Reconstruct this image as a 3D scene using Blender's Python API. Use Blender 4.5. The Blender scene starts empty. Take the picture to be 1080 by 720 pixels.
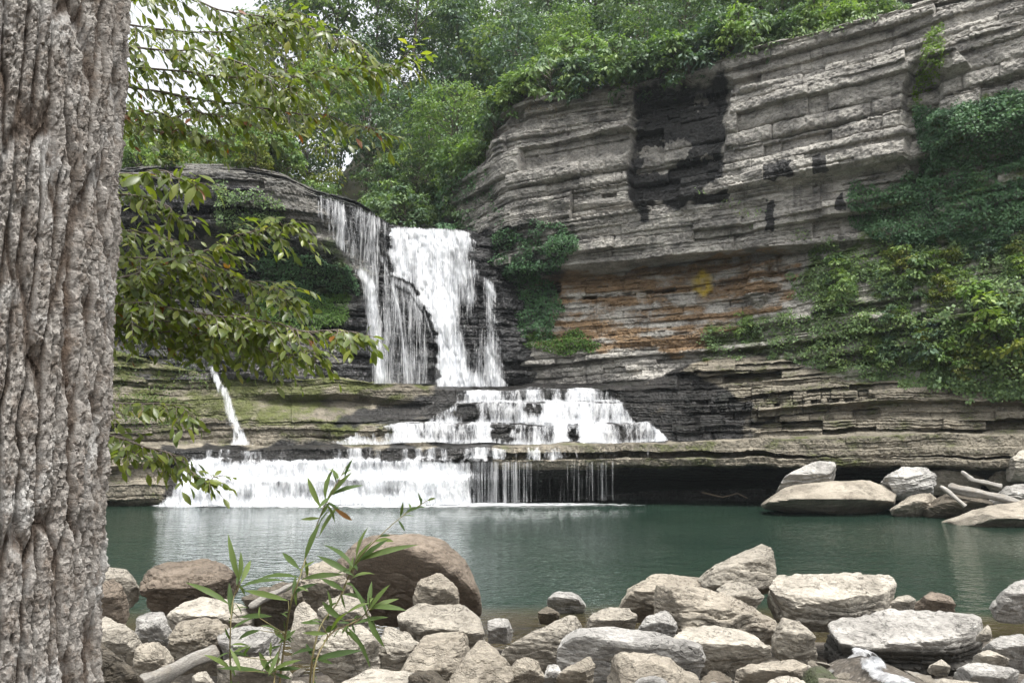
import bpy, bmesh, math, random
import numpy as np
from mathutils import Vector, Matrix

SC = bpy.context.scene
COL = SC.collection
# ------------------------------------------------------------------ camera, sky, sun, exposure
F = 785.0                       # focal length in pixels of a 1080 px wide frame
CZ = 3.6                        # eye height above the pool
TH = math.atan(110 / 785.0)     # camera tilted up
cam_d = bpy.data.cameras.new('camera'); cam = bpy.data.objects.new('camera', cam_d); COL.objects.link(cam)
cam.location = (0, 0, CZ); cam.rotation_euler = (math.pi / 2 + TH, 0, 0)
cam_d.sensor_width = 36; cam_d.lens = 36 * F / 1080; cam_d.clip_end = 3000; cam_d.clip_start = 0.05
SC.camera = cam
SUN_EL, SUN_AZ = math.radians(70), math.radians(148)    # azimuth from +Y towards +X: high, over the viewer's right shoulder
w = bpy.data.worlds.new('World'); SC.world = w; w.use_nodes = True
nt = w.node_tree; bg = nt.nodes['Background']
sky = nt.nodes.new('ShaderNodeTexSky'); sky.sky_type = 'NISHITA'; sky.sun_disc = False
sky.sun_elevation = SUN_EL; sky.sun_rotation = SUN_AZ; sky.dust_density = 6; sky.air_density = 1.3
hs = nt.nodes.new('ShaderNodeHueSaturation'); hs.inputs['Saturation'].default_value = 0.16
nt.links.new(sky.outputs[0], hs.inputs['Color']); nt.links.new(hs.outputs[0], bg.inputs[0])
bg.inputs[1].default_value = 0.15
sl = bpy.data.lights.new('sun', 'SUN'); sl.energy = 1.5; sl.angle = math.radians(11); sl.color = (1, .98, .94)
so = bpy.data.objects.new('sun', sl); COL.objects.link(so); so.location = (0, 0, 60)
sd = Vector((math.sin(SUN_AZ) * math.cos(SUN_EL), math.cos(SUN_AZ) * math.cos(SUN_EL), math.sin(SUN_EL)))
so.rotation_euler = sd.to_track_quat('Z', 'Y').to_euler()
vs = SC.view_settings; vs.view_transform = 'Standard'; vs.look = 'None'; vs.gamma = 1; vs.exposure = 1.38
vs.use_curve_mapping = False
SC.cycles.use_denoising = True; SC.cycles.transparent_max_bounces = 24; SC.cycles.max_bounces = 6
SC.cycles.diffuse_bounces = 3; SC.cycles.caustics_reflective = False; SC.cycles.caustics_refractive = False

rng = np.random.default_rng(7); random.seed(7)
CT, ST = math.cos(TH), math.sin(TH)

def at(px, py, Y):
    """World point seen at pixel (px, py) of the 1080x720 frame at distance Y ahead."""
    px, py, Y = np.broadcast_arrays(np.asarray(px, float), np.asarray(py, float), np.asarray(Y, float))
    v = (360 - py) / F
    s = Y / (CT - v * ST)
    return np.stack([(px - 540) / F * s, Y, CZ + (ST + v * CT) * s], -1)

def proj(P):
    P = np.asarray(P, float); y, z = P[..., 1], P[..., 2] - CZ
    yc = np.maximum(y * CT + z * ST, 1e-3); zc = -y * ST + z * CT
    return 540 + F * P[..., 0] / yc, 360 - F * zc / yc

# ------------------------------------------------------------------ noise
def _h(ix, iy, iz, seed):
    with np.errstate(over='ignore'):
        h = (ix.astype(np.int64).astype(np.uint32) * np.uint32(374761393) + iy.astype(np.int64).astype(np.uint32) * np.uint32(668265263)
             + iz.astype(np.int64).astype(np.uint32) * np.uint32(2246822519) + np.uint32((seed * 3266489917 + 12345) & 0xffffffff))
        h = (h ^ (h >> np.uint32(13))) * np.uint32(1274126177)
        h = (h ^ (h >> np.uint32(16))) * np.uint32(2654435761)
        h = h ^ (h >> np.uint32(15))
    return (h & np.uint32(0xffffff)).astype(float) / 16777216.0

def vn(x, y=0., z=0., seed=0):
    """Value noise in -1..1."""
    x, y, z = np.broadcast_arrays(np.asarray(x, float), np.asarray(y, float), np.asarray(z, float))
    ix, iy, iz = np.floor(x), np.floor(y), np.floor(z)
    fx, fy, fz = x - ix, y - iy, z - iz
    fx, fy, fz = (f * f * f * (f * (f * 6 - 15) + 10) for f in (fx, fy, fz))
    r = 0
    for a in (0, 1):
        for b in (0, 1):
            for c in (0, 1):
                r = r + (fx if a else 1 - fx) * (fy if b else 1 - fy) * (fz if c else 1 - fz) * _h(ix + a, iy + b, iz + c, seed)
    return r * 2 - 1

def fbm(x, y=0., z=0., o=4, seed=0, g=.5):
    r, a, f = 0, 1., 1.
    for k in range(o):
        r = r + a * vn(np.asarray(x) * f, np.asarray(y) * f, np.asarray(z) * f, seed + 17 * k); a *= g; f *= 2.03
    return r

def inpoly(px, py, poly):
    r = np.zeros(np.shape(px), bool); n = len(poly)
    for i in range(n):
        x0, y0 = poly[i]; x1, y1 = poly[(i + 1) % n]
        if y0 == y1: continue
        c = ((y0 > py) != (y1 > py)) & (px < (x1 - x0) * (py - y0) / (y1 - y0) + x0)
        r ^= c
    return r

def sstep(a, b, x):
    t = np.clip((x - a) / (b - a), 0, 1); return t * t * (3 - 2 * t)

# ------------------------------------------------------------------ objects
def tag(o, label=None, cat=None, group=None, kind=None):
    if label: o['label'] = label
    if cat: o['category'] = cat
    if group: o['group'] = group
    if kind: o['kind'] = kind
    return o

def link(name, me, mat=None, parent=None):
    o = bpy.data.objects.new(name, me); COL.objects.link(o)
    if mat is not None:
        for m in (mat if isinstance(mat, (list, tuple)) else [mat]): me.materials.append(m)
    if parent is not None: o.parent = parent
    return o

def empty(name, loc=(0, 0, 0), rz=0):
    o = bpy.data.objects.new(name, None); COL.objects.link(o); o.location = loc; o.rotation_euler = (0, 0, rz)
    return o

def mesh(name, V, Fc, smooth=False, attrs=None, nper=None):
    """Mesh from numpy arrays; Fc is (n, 3 or 4)."""
    me = bpy.data.meshes.new(name); V = np.asarray(V, np.float32); Fc = np.asarray(Fc, np.int32)
    n, k = Fc.shape
    me.vertices.add(len(V)); me.vertices.foreach_set('co', V.ravel())
    me.loops.add(n * k); me.loops.foreach_set('vertex_index', Fc.ravel())
    me.polygons.add(n); me.polygons.foreach_set('loop_start', np.arange(0, n * k, k, dtype=np.int32))
    me.polygons.foreach_set('loop_total', np.full(n, k, np.int32))
    me.polygons.foreach_set('use_smooth', np.full(n, bool(smooth)))
    for an, arr in (attrs or {}).items():
        arr = np.asarray(arr, np.float32)
        if arr.ndim == 1:
            a = me.attributes.new(an, 'FLOAT', 'POINT'); a.data.foreach_set('value', arr)
        else:
            a = me.attributes.new(an, 'FLOAT_VECTOR', 'POINT'); a.data.foreach_set('vector', arr.ravel())
    me.update(calc_edges=True); me.validate()
    return me

def gridfaces(nu, nv):
    """nu columns x nv rows, index = u*nv + v."""
    a = (np.arange(nu - 1)[:, None] * nv + np.arange(nv - 1)[None]).ravel()
    return np.stack([a, a + nv, a + nv + 1, a + 1], 1)

def tube(pts, radii, n=7):
    """Tube round a polyline; returns V, F (quads)."""
    pts = np.asarray(pts, float); m = len(pts)
    if np.isscalar(radii): radii = np.full(m, radii)
    t = np.gradient(pts, axis=0); t /= np.linalg.norm(t, axis=1)[:, None] + 1e-9
    ref = np.array([.31, .17, .93]); ref = np.where(np.abs(t @ ref)[:, None] > .9, np.array([1., 0, 0]), ref)
    a = np.cross(t, ref); a /= np.linalg.norm(a, axis=1)[:, None]; b = np.cross(t, a)
    ang = np.arange(n) * 2 * math.pi / n
    V = pts[:, None] + np.asarray(radii)[:, None, None] * (np.cos(ang)[None, :, None] * a[:, None] + np.sin(ang)[None, :, None] * b[:, None])
    V = V.reshape(-1, 3); Fs = []
    for i in range(m - 1):
        for j in range(n):
            k = (j + 1) % n; Fs.append((i * n + j, i * n + k, (i + 1) * n + k, (i + 1) * n + j))
    V = np.vstack([V, pts[-1:]]); e = len(V) - 1
    for j in range(n): Fs.append(((m - 1) * n + j, (m - 1) * n + (j + 1) % n, e, e))
    Fs = [f if f[2] != f[3] else (f[0], f[1], f[2], f[2]) for f in Fs]
    return V, np.array(Fs)

def join(parts):
    Vs, Fs, o = [], [], 0
    for V, Fc in parts:
        Vs.append(V); Fs.append(Fc + o); o += len(V)
    return np.vstack(Vs), np.vstack(Fs)

def tubemesh(name, parts, smooth=True):
    V, Fc = join(parts)
    me = bpy.data.meshes.new(name)
    me.from_pydata(V.tolist(), [], [tuple(dict.fromkeys(f)) for f in Fc.tolist()])
    me.polygons.foreach_set('use_smooth', np.full(len(me.polygons), smooth)); me.update()
    return me

# ------------------------------------------------------------------ materials
class NT:
    def __init__(s, name):
        s.m = bpy.data.materials.new(name); s.m.use_nodes = True; s.t = s.m.node_tree; s.t.nodes.clear()
        s.out = s.n('ShaderNodeOutputMaterial')
    def n(s, typ, ins=None, **kw):
        nd = s.t.nodes.new(typ)
        for k, v in kw.items(): setattr(nd, k, v)
        for k, v in (ins or {}).items(): s.set(nd, k, v)
        return nd
    def set(s, nd, k, v):
        i = nd.inputs[k]
        if isinstance(v, bpy.types.NodeSocket): s.t.links.new(v, i)
        elif isinstance(v, bpy.types.Node): s.t.links.new(v.outputs[0], i)
        else:
            if i.type == 'RGBA' and len(v) == 3: v = (*v, 1)
            i.default_value = v
    def coord(s, kind='Object', scale=(1, 1, 1), src=None):
        c = s.n('ShaderNodeTexCoord').outputs[kind] if src is None else src
        return s.n('ShaderNodeMapping', {'Vector': c, 'Scale': scale}).outputs[0]
    def noise(s, vec, scale=1., detail=4., rough=.55, dist=0.):
        return s.n('ShaderNodeTexNoise', {'Vector': vec, 'Scale': scale, 'Detail': detail, 'Roughness': rough, 'Distortion': dist}).outputs[0]
    def ramp(s, fac, a, b, ca=(0, 0, 0), cb=(1, 1, 1), interp='LINEAR'):
        r = s.n('ShaderNodeValToRGB', {'Fac': fac}); e = r.color_ramp.elements; r.color_ramp.interpolation = interp
        e[0].position = a; e[0].color = (*ca, 1); e[1].position = b; e[1].color = (*cb, 1); return r.outputs[0]
    def mix(s, f, a, b, mode='MIX'):
        m = s.n('ShaderNodeMix', data_type='RGBA', blend_type=mode)
        s.set(m, 0, f); s.set(m, 6, a); s.set(m, 7, b); return m.outputs[2]
    def math(s, op, a, b=0., clamp=False):
        m = s.n('ShaderNodeMath', operation=op, use_clamp=clamp); s.set(m, 0, a); s.set(m, 1, b); return m.outputs[0]
    def attr(s, name): return s.n('ShaderNodeAttribute', attribute_name=name)
    def bump(s, h, strength=.5, dist=.05):
        return s.n('ShaderNodeBump', {'Height': h, 'Strength': strength, 'Distance': dist}).outputs[0]
    def fin(s, sh):
        s.set(s.out, 'Surface', sh); return s.m

def rock_mat(name, ca, cb, dark, orange=(.33, .225, .13), layer=3.0, bumpd=.05, rough=.85, spec=.25, masks=True, rand=.0, moss=(.05, .075, .018), fine=1.):
    m = NT(name)
    lay = m.noise(m.coord('Object', (.35, .35, layer)), 1.0, 6, .65, .3)
    blot = m.noise(m.coord('Object', (1, 1, 1.6)), .55, 5, .6)
    fin = m.noise(m.coord('Object', (2.2, 2.2, 7)), 2.2 * fine, 6, .7)
    strk = m.noise(m.coord('Object', (1.6, 1.6, .16)), 1.3, 4, .6)
    grain = m.noise(m.coord('Object'), 14 * fine, 5, .75)
    c = m.mix(m.ramp(lay, .35, .65), ca, cb)
    c = m.mix(m.ramp(blot, .42, .66, (0, 0, 0), (.75, .75, .75)), c, dark)
    c = m.mix(m.ramp(strk, .56, .72, (0, 0, 0), (.6, .6, .6)), c, dark)
    c = m.mix(m.ramp(fin, .30, .50, (.75, .75, .75), (0, 0, 0)), c, dark)
    lines = m.noise(m.coord('Object', (1, 1, 2.4)), 1.1 * fine, 4, .6, .6)
    ln_ = m.math('ABSOLUTE', m.math('SUBTRACT', lines, .5))
    crk = m.math('MULTIPLY', m.ramp(ln_, .002, .012, (1, 1, 1), (0, 0, 0)), m.ramp(blot, .40, .55))
    c = m.mix(m.math('MULTIPLY', crk, .75), c, tuple(x * .45 for x in dark))
    c = m.mix(.85, c, m.ramp(grain, .25, .75, (.62, .62, .62), (1.3, 1.28, 1.24)), 'MULTIPLY')
    ro = rough
    if masks:
        a = m.n('ShaderNodeSeparateXYZ', {0: m.attr('mask').outputs['Vector']})
        oc = m.mix(m.ramp(lay, .38, .62), orange, tuple(x * .55 for x in orange))
        oc = m.mix(m.ramp(fin, .35, .6, (.7, .7, .7), (0, 0, 0)), oc, (.10, .062, .04))
        oc = m.mix(.7, oc, m.ramp(grain, .25, .75, (.6, .6, .6), (1.35, 1.3, 1.2)), 'MULTIPLY')
        nz = m.math('ADD', m.math('MULTIPLY', m.math('SUBTRACT', blot, .5), 1.6), m.math('MULTIPLY', m.math('SUBTRACT', fin, .5), .9))
        def soft(ch): return m.ramp(m.math('ADD', a.outputs[ch], m.math('MULTIPLY', nz, m.ramp(a.outputs[ch], 0., .25))), .35, .65)
        c = m.mix(soft(0), c, oc)
        mc = m.mix(m.ramp(grain, .35, .7), moss, tuple(x * 2.1 for x in moss))
        c = m.mix(soft(1), c, mc)
        wet = soft(2)
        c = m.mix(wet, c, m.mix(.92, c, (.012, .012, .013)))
        ro = m.math('SUBTRACT', rough, m.math('MULTIPLY', wet, .45))
    if rand > 0:
        r = m.n('ShaderNodeObjectInfo').outputs['Random']
        c = m.mix(1., c, m.ramp(r, 0, 1, (1 - rand, 1 - rand * 1.05, 1 - rand * 1.15), (1 + rand, 1 + rand, 1 + rand)), 'MULTIPLY')
    hgt = m.math('SUBTRACT', m.math('ADD', m.math('MULTIPLY', fin, .8), m.math('MULTIPLY', grain, .4)), m.math('MULTIPLY', crk, .5))
    b = m.n('ShaderNodeBsdfPrincipled', {'Base Color': c, 'Roughness': ro, 'Specular IOR Level': spec, 'Normal': m.bump(hgt, .9, bumpd)})
    return m.fin(b.outputs[0])

M_CLIFF = rock_mat('cliff_rock', (.46, .44, .40), (.30, .287, .262), (.085, .081, .077), layer=2.6, bumpd=.12)
M_LEDGE = rock_mat('ledge_rock', (.235, .21, .165), (.155, .138, .108), (.05, .046, .038), layer=4.5, bumpd=.08, moss=(.058, .064, .022))
M_WETROCK = rock_mat('wet_rock', (.16, .15, .13), (.10, .095, .085), (.03, .03, .028), layer=3, bumpd=.09, rough=.6, spec=.4)

# ------------------------------------------------------------------ rock strata
def strata(s, z, seed, mean, amp, bw0, crev=.6, joint=.5, void=.06):
    """Outward offset of bedded rock: beds of uneven thickness broken into blocks, open bedding cracks, some blocks gone."""
    r = np.random.default_rng(seed)
    zz = z + .12 * vn(s * .10, seed=seed) + .018 * vn(s * .6, z * .5, seed=seed + 1) + .012 * vn(s * 3, z * 2, seed=seed + 2)
    th = mean * np.exp(r.normal(0, .62, 1200)); ed = -6 + np.concatenate([[0], np.cumsum(th)])
    i = np.clip(np.searchsorted(ed, zz) - 1, 0, 1199); T = th[i]; f = np.clip((zz - ed[i]) / T, 0, 1)
    pr = r.uniform(-1, 1, 1200)[i]; ra = r.uniform(0, 1, 1200)[i]; stg = (r.uniform(0, 1, 1200) ** 1.4)[i]
    bw = bw0 * (.35 + 1.5 * ra) * np.clip(T / mean, .5, 1.8)
    cc = s / bw + ra * 97; cc = cc + .38 * vn(cc * 1.1, i * 3.1, seed=seed + 4); ce = np.floor(cc); fc = cc - ce
    pb = _h(i, ce, np.zeros_like(ce), seed); pv = _h(i, ce, np.ones_like(ce), seed)
    slow = vn(s * .22, i * 7.3, seed=seed + 5)
    d = amp * (.55 * pr + .9 * (pb - .5) + .40 * slow - 1.25 * (pv < void))
    md = np.clip(.55 + .9 * vn(s * .28, i * 5.1, seed=seed + 6), 0, 1.3)
    wd = .055 * mean + .018
    d = d - amp * crev * 1.9 * stg * md * np.exp(-f * T / wd) - amp * .22 * np.exp(-(1 - f) * T / (.12 * mean))
    d = d - amp * joint * (.3 + stg) * np.exp(-np.minimum(fc, 1 - fc) * bw / (.05 * mean + .012))
    return d

class Loft:
    """Rock face lofted between vertical profiles: stations = [(px, [(py, Y), ...])], every profile with as many knots."""
    def __init__(s, stations, du, dv, reach=None):
        xs = np.array([a for a, _ in stations], float)
        K = np.array([[at(px, py, Y) for py, Y in kn] for px, kn in stations])         # ns, nk, 3
        px = np.arange(xs[0], xs[-1] + .001, du)
        nk = K.shape[1]
        Q = np.stack([np.stack([np.interp(px, xs, K[:, k, c]) for c in range(3)], -1) for k in range(nk)], 1)   # nu, nk, 3
        ker = max(1, int(10 / du)); w_ = np.hanning(2 * ker + 3)[1:-1]; w_ /= w_.sum()
        pad = np.concatenate([np.repeat(Q[:1], ker, 0), Q, np.repeat(Q[-1:], ker, 0)], 0)
        Qs = Q.copy()
        for k in range(nk):
            for c in range(3): Qs[:, k, c] = np.convolve(pad[:, k, c], w_, 'valid')
        Q = Qs; rows = []; s.kn = []
        for k in range(nk - 1):
            L = np.linalg.norm(K[:, k + 1] - K[:, k], axis=1); n = max(2, int(np.percentile(L, 80) / dv))
            t = np.arange(n) / n
            rows.append(Q[:, k, None] * (1 - t)[None, :, None] + Q[:, k + 1, None] * t[None, :, None]); s.kn += [k + x for x in t]
        rows.append(Q[:, -1:]); s.kn.append(nk - 1)
        s.P = np.concatenate(rows, 1); s.kn = np.array(s.kn); s.nu, s.nv = s.P.shape[:2]
        mid = Q[:, nk // 2, :2]; tg = np.gradient(mid, axis=0)
        n_ = np.stack([tg[:, 1], -tg[:, 0]], 1)
        for c in range(2): n_[:, c] = np.convolve(np.pad(n_[:, c], 30, mode='edge'), np.ones(61) / 61, 'valid')
        n_ /= np.linalg.norm(n_, axis=1)[:, None] + 1e-9
        s.out = n_; s.s = np.concatenate([[0], np.cumsum(np.linalg.norm(np.diff(mid, axis=0), axis=1))])
        s.S = np.repeat(s.s[:, None], s.nv, 1); s.Z = s.P[..., 2].copy()
    def push(s, d):
        s.P[..., 0] += s.out[:, 0, None] * d; s.P[..., 1] += s.out[:, 1, None] * d
    def px(s):
        return proj(s.P)
    def mesh(s, name, masks=None):
        V = s.P.reshape(-1, 3); Fc = gridfaces(s.nu, s.nv)
        m = np.zeros((len(V), 3)) if masks is None else np.stack([np.clip(a, 0, 1).ravel() for a in masks], 1)
        return mesh(name, V, Fc, False, {'mask': m})

def warp(px, py, a=9, f=.035, seed=3):
    return px + a * vn(px * f, py * f, seed=seed) + a * .5 * vn(px * f * 3, py * f * 3, seed=seed + 1), py + a * vn(px * f, py * f, seed=seed + 2) + a * .5 * vn(px * f * 3, py * f * 3, seed=seed + 5)

def blur2(a, n=9):
    k = np.ones(n) / n; p = n // 2
    a = np.apply_along_axis(lambda v: np.convolve(np.pad(v, p, mode='edge'), k, 'valid'), 0, a)
    return np.apply_along_axis(lambda v: np.convolve(np.pad(v, p, mode='edge'), k, 'valid'), 1, a)
# ================================================================== the main cliff
# knots: base, shale foot, shale top (under the overhang), overhang lip, bedding step, step, rim, top back
cl = Loft([
  (470, [(420, 62.0), (372, 63.0), (300, 65.5), (290, 65.5), (240, 65.5), (225, 65.5), (212, 65.5), (205, 74)]),
  (508, [(420, 59.6), (372, 60.0), (300, 61.5), (290, 61.2), (225, 61.2), (208, 61.2), (178, 61.4), (165, 72)]),
  (530, [(420, 58.2), (372, 58.4), (300, 60.0), (288, 58.5), (218, 58.2), (206, 58.0), (122, 58.4), (108, 72)]),
  (552, [(420, 57.5), (372, 57.8), (298, 59.5), (284, 57.4), (216, 57.1), (208, 56.9), (104, 57.3), (92, 70)]),
  (600, [(420, 56.5), (368, 56.8), (296, 58.8), (280, 56.3), (222, 56.0), (214, 55.6), (98, 56.0), (80, 68)]),
  (660, [(420, 55.3), (365, 55.8), (286, 57.6), (274, 54.9), (220, 54.6), (212, 54.1), (90, 54.4), (70, 67)]),
  (720, [(420, 54.2), (362, 54.6), (276, 56.4), (268, 53.4), (216, 53.0), (208, 52.4), (82, 52.8), (62, 66)]),
  (780, [(420, 52.5), (350, 53.0), (272, 54.6), (263, 51.8), (208, 51.4), (196, 50.7), (58, 51.0), (40, 64)]),
  (850, [(402, 49.8), (336, 49.8), (268, 51.2), (258, 49.6), (196, 49.3), (182, 48.4), (42, 48.8), (20, 62)]),
  (910, [(405, 47.3), (330, 47.1), (262, 48.6), (252, 47.8), (186, 47.6), (170, 46.6), (26, 47.0), (4, 60)]),
  (965, [(407, 45.6), (330, 45.3), (262, 46.8), (250, 46.2), (180, 46.2), (160, 45.2), (12, 45.4), (-14, 58)]),
  (1080, [(413, 42.5), (330, 41.9), (258, 43.2), (240, 43.0), (165, 42.8), (130, 41.6), (-14, 41.8), (-50, 55)]),
  (1200, [(416, 39.4), (330, 38.7), (248, 39.8), (225, 40.0), (140, 39.8), (100, 38.6), (-60, 39.0), (-95, 52)]),
  (1400, [(420, 36.0), (330, 36.5), (230, 37.0), (200, 36.0), (110, 35.8), (60, 34.8), (-140, 35.0), (-170, 48)]),
], .85, .068)
S, Z = cl.S, cl.Z
dip = Z - .045 * S + .22 * vn(S * .06, seed=90)
shale = ((cl.kn > 1.0) & (cl.kn < 2.3))[None].repeat(cl.nu, 0)
sh = blur2(shale.astype(float), 7)
bedded = sstep(-.25, .35, vn(S * .06, dip * .35, seed=91) + .35 * vn(S * .2, dip * .9, seed=92))
d = (1 - sh) * (strata(S, dip, 11, 1.3, .55, 5.0, .8, .3, .03) + strata(S, dip, 12, .48, .30, 3.2, .95, .25, .09) + bedded * strata(S, dip, 15, .16, .13, 2.2, .9, .15, .05)) \
    + sh * (strata(S, dip, 13, .5, .38, 2.4, .7, .4) + strata(S, dip, 14, .15, .13, .9, .8, .3))
d += .28 * vn(S * .2, Z * .14, seed=20) + .10 * vn(S * .6, Z * .5, seed=21) + .06 * fbm(S * 1.6, Z * 1.6, seed=22) + .05 * fbm(S * 6, Z * 6, o=3, seed=23)
px, py = cl.px(); wx, wy = warp(px, py, 5, .05)
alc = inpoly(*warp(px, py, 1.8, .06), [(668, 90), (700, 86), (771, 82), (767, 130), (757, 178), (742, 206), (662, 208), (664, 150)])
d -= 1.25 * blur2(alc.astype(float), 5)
d -= .9 * blur2(inpoly(wx, wy, [(958, 70), (975, 60), (990, 90), (985, 120), (975, 190), (962, 200), (955, 150)]).astype(float), 7)   # the vertical cleft
d += .9 * blur2(inpoly(px, py, [(975, 62), (1010, 58), (1024, 72), (1000, 80), (975, 76)]).astype(float), 3)                                 # jutting block
d += .7 * blur2(inpoly(wx, wy, [(792, 285), (812, 280), (806, 318), (785, 315)]).astype(float), 5)
edge = np.minimum(1, np.minimum(cl.kn, 7.0 - cl.kn) / .3)[None]
cl.push(d * edge)
px, py = cl.px(); wx, wy = warp(px, py, 8, .05); wx = wx + 4 * vn(np.floor(Z * 3.2), S * .3, seed=95)
orange = (.60 + .40 * vn(S * .35, Z * 2.6, seed=27)) * blur2(inpoly(wx, wy, [(540, 300), (600, 282), (700, 283), (760, 268), (835, 262), (838, 300), (800, 345), (740, 372), (560, 372)]).astype(float), 9) * .95
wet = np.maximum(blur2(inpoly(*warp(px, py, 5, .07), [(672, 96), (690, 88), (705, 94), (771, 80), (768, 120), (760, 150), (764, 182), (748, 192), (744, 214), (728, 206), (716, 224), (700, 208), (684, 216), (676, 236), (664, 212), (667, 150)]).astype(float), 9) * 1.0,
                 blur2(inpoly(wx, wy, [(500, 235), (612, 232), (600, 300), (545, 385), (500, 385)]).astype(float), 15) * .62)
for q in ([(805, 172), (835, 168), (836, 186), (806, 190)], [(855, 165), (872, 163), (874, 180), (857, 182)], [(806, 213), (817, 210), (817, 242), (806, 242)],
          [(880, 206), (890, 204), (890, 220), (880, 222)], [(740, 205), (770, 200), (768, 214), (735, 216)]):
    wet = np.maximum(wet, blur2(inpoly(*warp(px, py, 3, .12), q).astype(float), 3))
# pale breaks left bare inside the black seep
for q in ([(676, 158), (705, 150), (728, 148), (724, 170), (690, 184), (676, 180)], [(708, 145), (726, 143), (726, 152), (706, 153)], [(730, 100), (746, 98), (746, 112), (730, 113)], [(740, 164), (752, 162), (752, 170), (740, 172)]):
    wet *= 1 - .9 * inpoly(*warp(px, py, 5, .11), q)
mossc = blur2(inpoly(wx, wy, [(520, 235), (600, 235), (590, 300), (560, 372), (520, 372)]).astype(float), 15) * .45
mossc = np.maximum(mossc, .50 * blur2(inpoly(wx, wy, [(965, 110), (1200, 95), (1200, 420), (740, 420), (735, 345), (830, 320), (840, 275), (900, 255), (905, 205), (965, 180)]).astype(float), 11))
yel = blur2(inpoly(*warp(px, py, 2.5, .12), [(731, 293), (737, 286), (746, 287), (752, 294), (752, 306), (745, 311), (733, 308)]).astype(float), 5) * (1.0 + .5 * vn(S * 3, Z * 3, seed=29))
me = cl.mesh('cliff', (orange, mossc, wet))
a = me.attributes.new('yellow', 'FLOAT', 'POINT'); a.data.foreach_set('value', yel.astype(np.float32).ravel())
o = link('cliff', me, M_CLIFF); tag(o, kind='structure')
# sulphur-yellow patch of the shale belongs to the stone itself
t = NT.__new__(NT); t.m = M_CLIFF; t.t = M_CLIFF.node_tree
for nd in list(t.t.nodes):
    if nd.type == 'BSDF_PRINCIPLED':
        src = nd.inputs['Base Color'].links[0].from_socket
        t.set(nd, 'Base Color', t.mix(t.math('MULTIPLY', t.attr('yellow').outputs['Fac'], .75), src, (.42, .31, .05)))

# ================================================================== the rock behind the falls and the bluff beside them
# knots: base, mid, recess, nose underside, nose, rim, back
fw = Loft([
  (60,  [(400, 50.0), (350, 50.5), (300, 51.5), (262, 51.0), (230, 50.0), (186, 50.0), (178, 64)]),
  (170, [(400, 50.0), (350, 50.5), (300, 52.0), (262, 51.6), (230, 50.2), (180, 50.2), (172, 64)]),
  (260, [(400, 50.2), (350, 50.8), (300, 53.2), (268, 52.6), (240, 50.4), (182, 50.2), (174, 64)]),
  (300, [(402, 50.6), (350, 51.2), (300, 53.6), (274, 52.6), (250, 50.6), (190, 50.6), (184, 64)]),
  (330, [(404, 51.4), (350, 52.2), (308, 54.2), (278, 52.4), (258, 51.0), (206, 51.4), (200, 66)]),
  (352, [(404, 52.4), (350, 53.4), (312, 54.6), (284, 53.0), (262, 52.2), (212, 52.6), (206, 67)]),
  (375, [(405, 53.2), (350, 54.2), (316, 54.4), (290, 54.0), (268, 54.0), (220, 54.4), (214, 68)]),
  (395, [(405, 53.6), (350, 54.2), (322, 54.6), (300, 55.0), (275, 55.4), (229, 56.0), (224, 68)]),
  (408, [(405, 53.8), (350, 54.4), (326, 55.0), (305, 55.6), (280, 56.4), (238, 57.6), (234, 68)]),
  (430, [(405, 54.0), (352, 54.8), (328, 55.6), (308, 56.4), (285, 57.2), (241, 58.0), (237, 68)]),
  (455, [(405, 54.6), (362, 55.4), (330, 56.4), (312, 57.0), (288, 57.5), (242, 58.0), (238, 68)]),
  (475, [(405, 56.2), (368, 56.6), (332, 57.0), (312, 57.2), (290, 57.6), (243, 58.0), (239, 68)]),
  (498, [(405, 56.4), (368, 56.6), (332, 56.8), (300, 57.0), (290, 57.6), (244, 58.2), (240, 68)]),
  (512, [(405, 56.2), (368, 56.4), (332, 56.5), (296, 56.6), (290, 58.0), (252, 59.0), (246, 68)]),
  (530, [(405, 56.2), (368, 56.4), (332, 56.8), (302, 57.2), (290, 58.6), (250, 59.8), (244, 68)]),
  (560, [(405, 58.0), (368, 58.4), (332, 59.2), (302, 60.0), (290, 60.4), (245, 61.5), (240, 70)]),
], .85, .075)
S, Z = fw.S, fw.Z
d = strata(S, Z + .3 * vn(S * .1, seed=31), 32, .9, .5, 3.4, .8, .35) + strata(S, Z, 33, .26, .2, 2.2, .9, .2)
d += .5 * vn(S * .25, Z * .2, seed=34) + .22 * vn(S * .8, Z * .6, seed=35) + .09 * fbm(S * 2, Z * 2, seed=36) + .04 * fbm(S * 7, Z * 7, o=3, seed=37)
px, py = fw.px()
calm = 1 - .45 * sstep(395, 430, px) * sstep(300, 280, py)
edge = np.minimum(1, np.minimum(fw.kn + .15, 6.0 - fw.kn) / .3)[None]
fw.push(d * edge * calm)
px, py = fw.px(); wx, wy = warp(px, py, 9, .04)
wet = np.maximum(.62 * np.ones_like(px), blur2(inpoly(wx, wy, [(330, 200), (560, 225), (560, 420), (340, 420), (380, 330), (385, 290), (350, 270)]).astype(float), 11))
wet = np.maximum(wet, .95 * inpoly(wx, wy, [(180, 215), (230, 222), (228, 255), (180, 255)]))
wet *= 1 - .75 * blur2(inpoly(wx, wy, [(150, 165), (290, 168), (380, 260), (400, 300), (330, 262), (280, 200), (160, 190)]).astype(float), 7)
moss = np.maximum(.85 * inpoly(wx, wy, [(265, 262), (365, 275), (370, 345), (300, 350), (262, 330)]), .65 * inpoly(wx, wy, [(225, 205), (300, 215), (310, 250), (250, 262), (225, 240)]))
moss = np.maximum(blur2(moss, 11), .42 * blur2(inpoly(wx, wy, [(320, 225), (400, 290), (380, 340), (120, 420), (100, 250)]).astype(float), 15))
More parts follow.
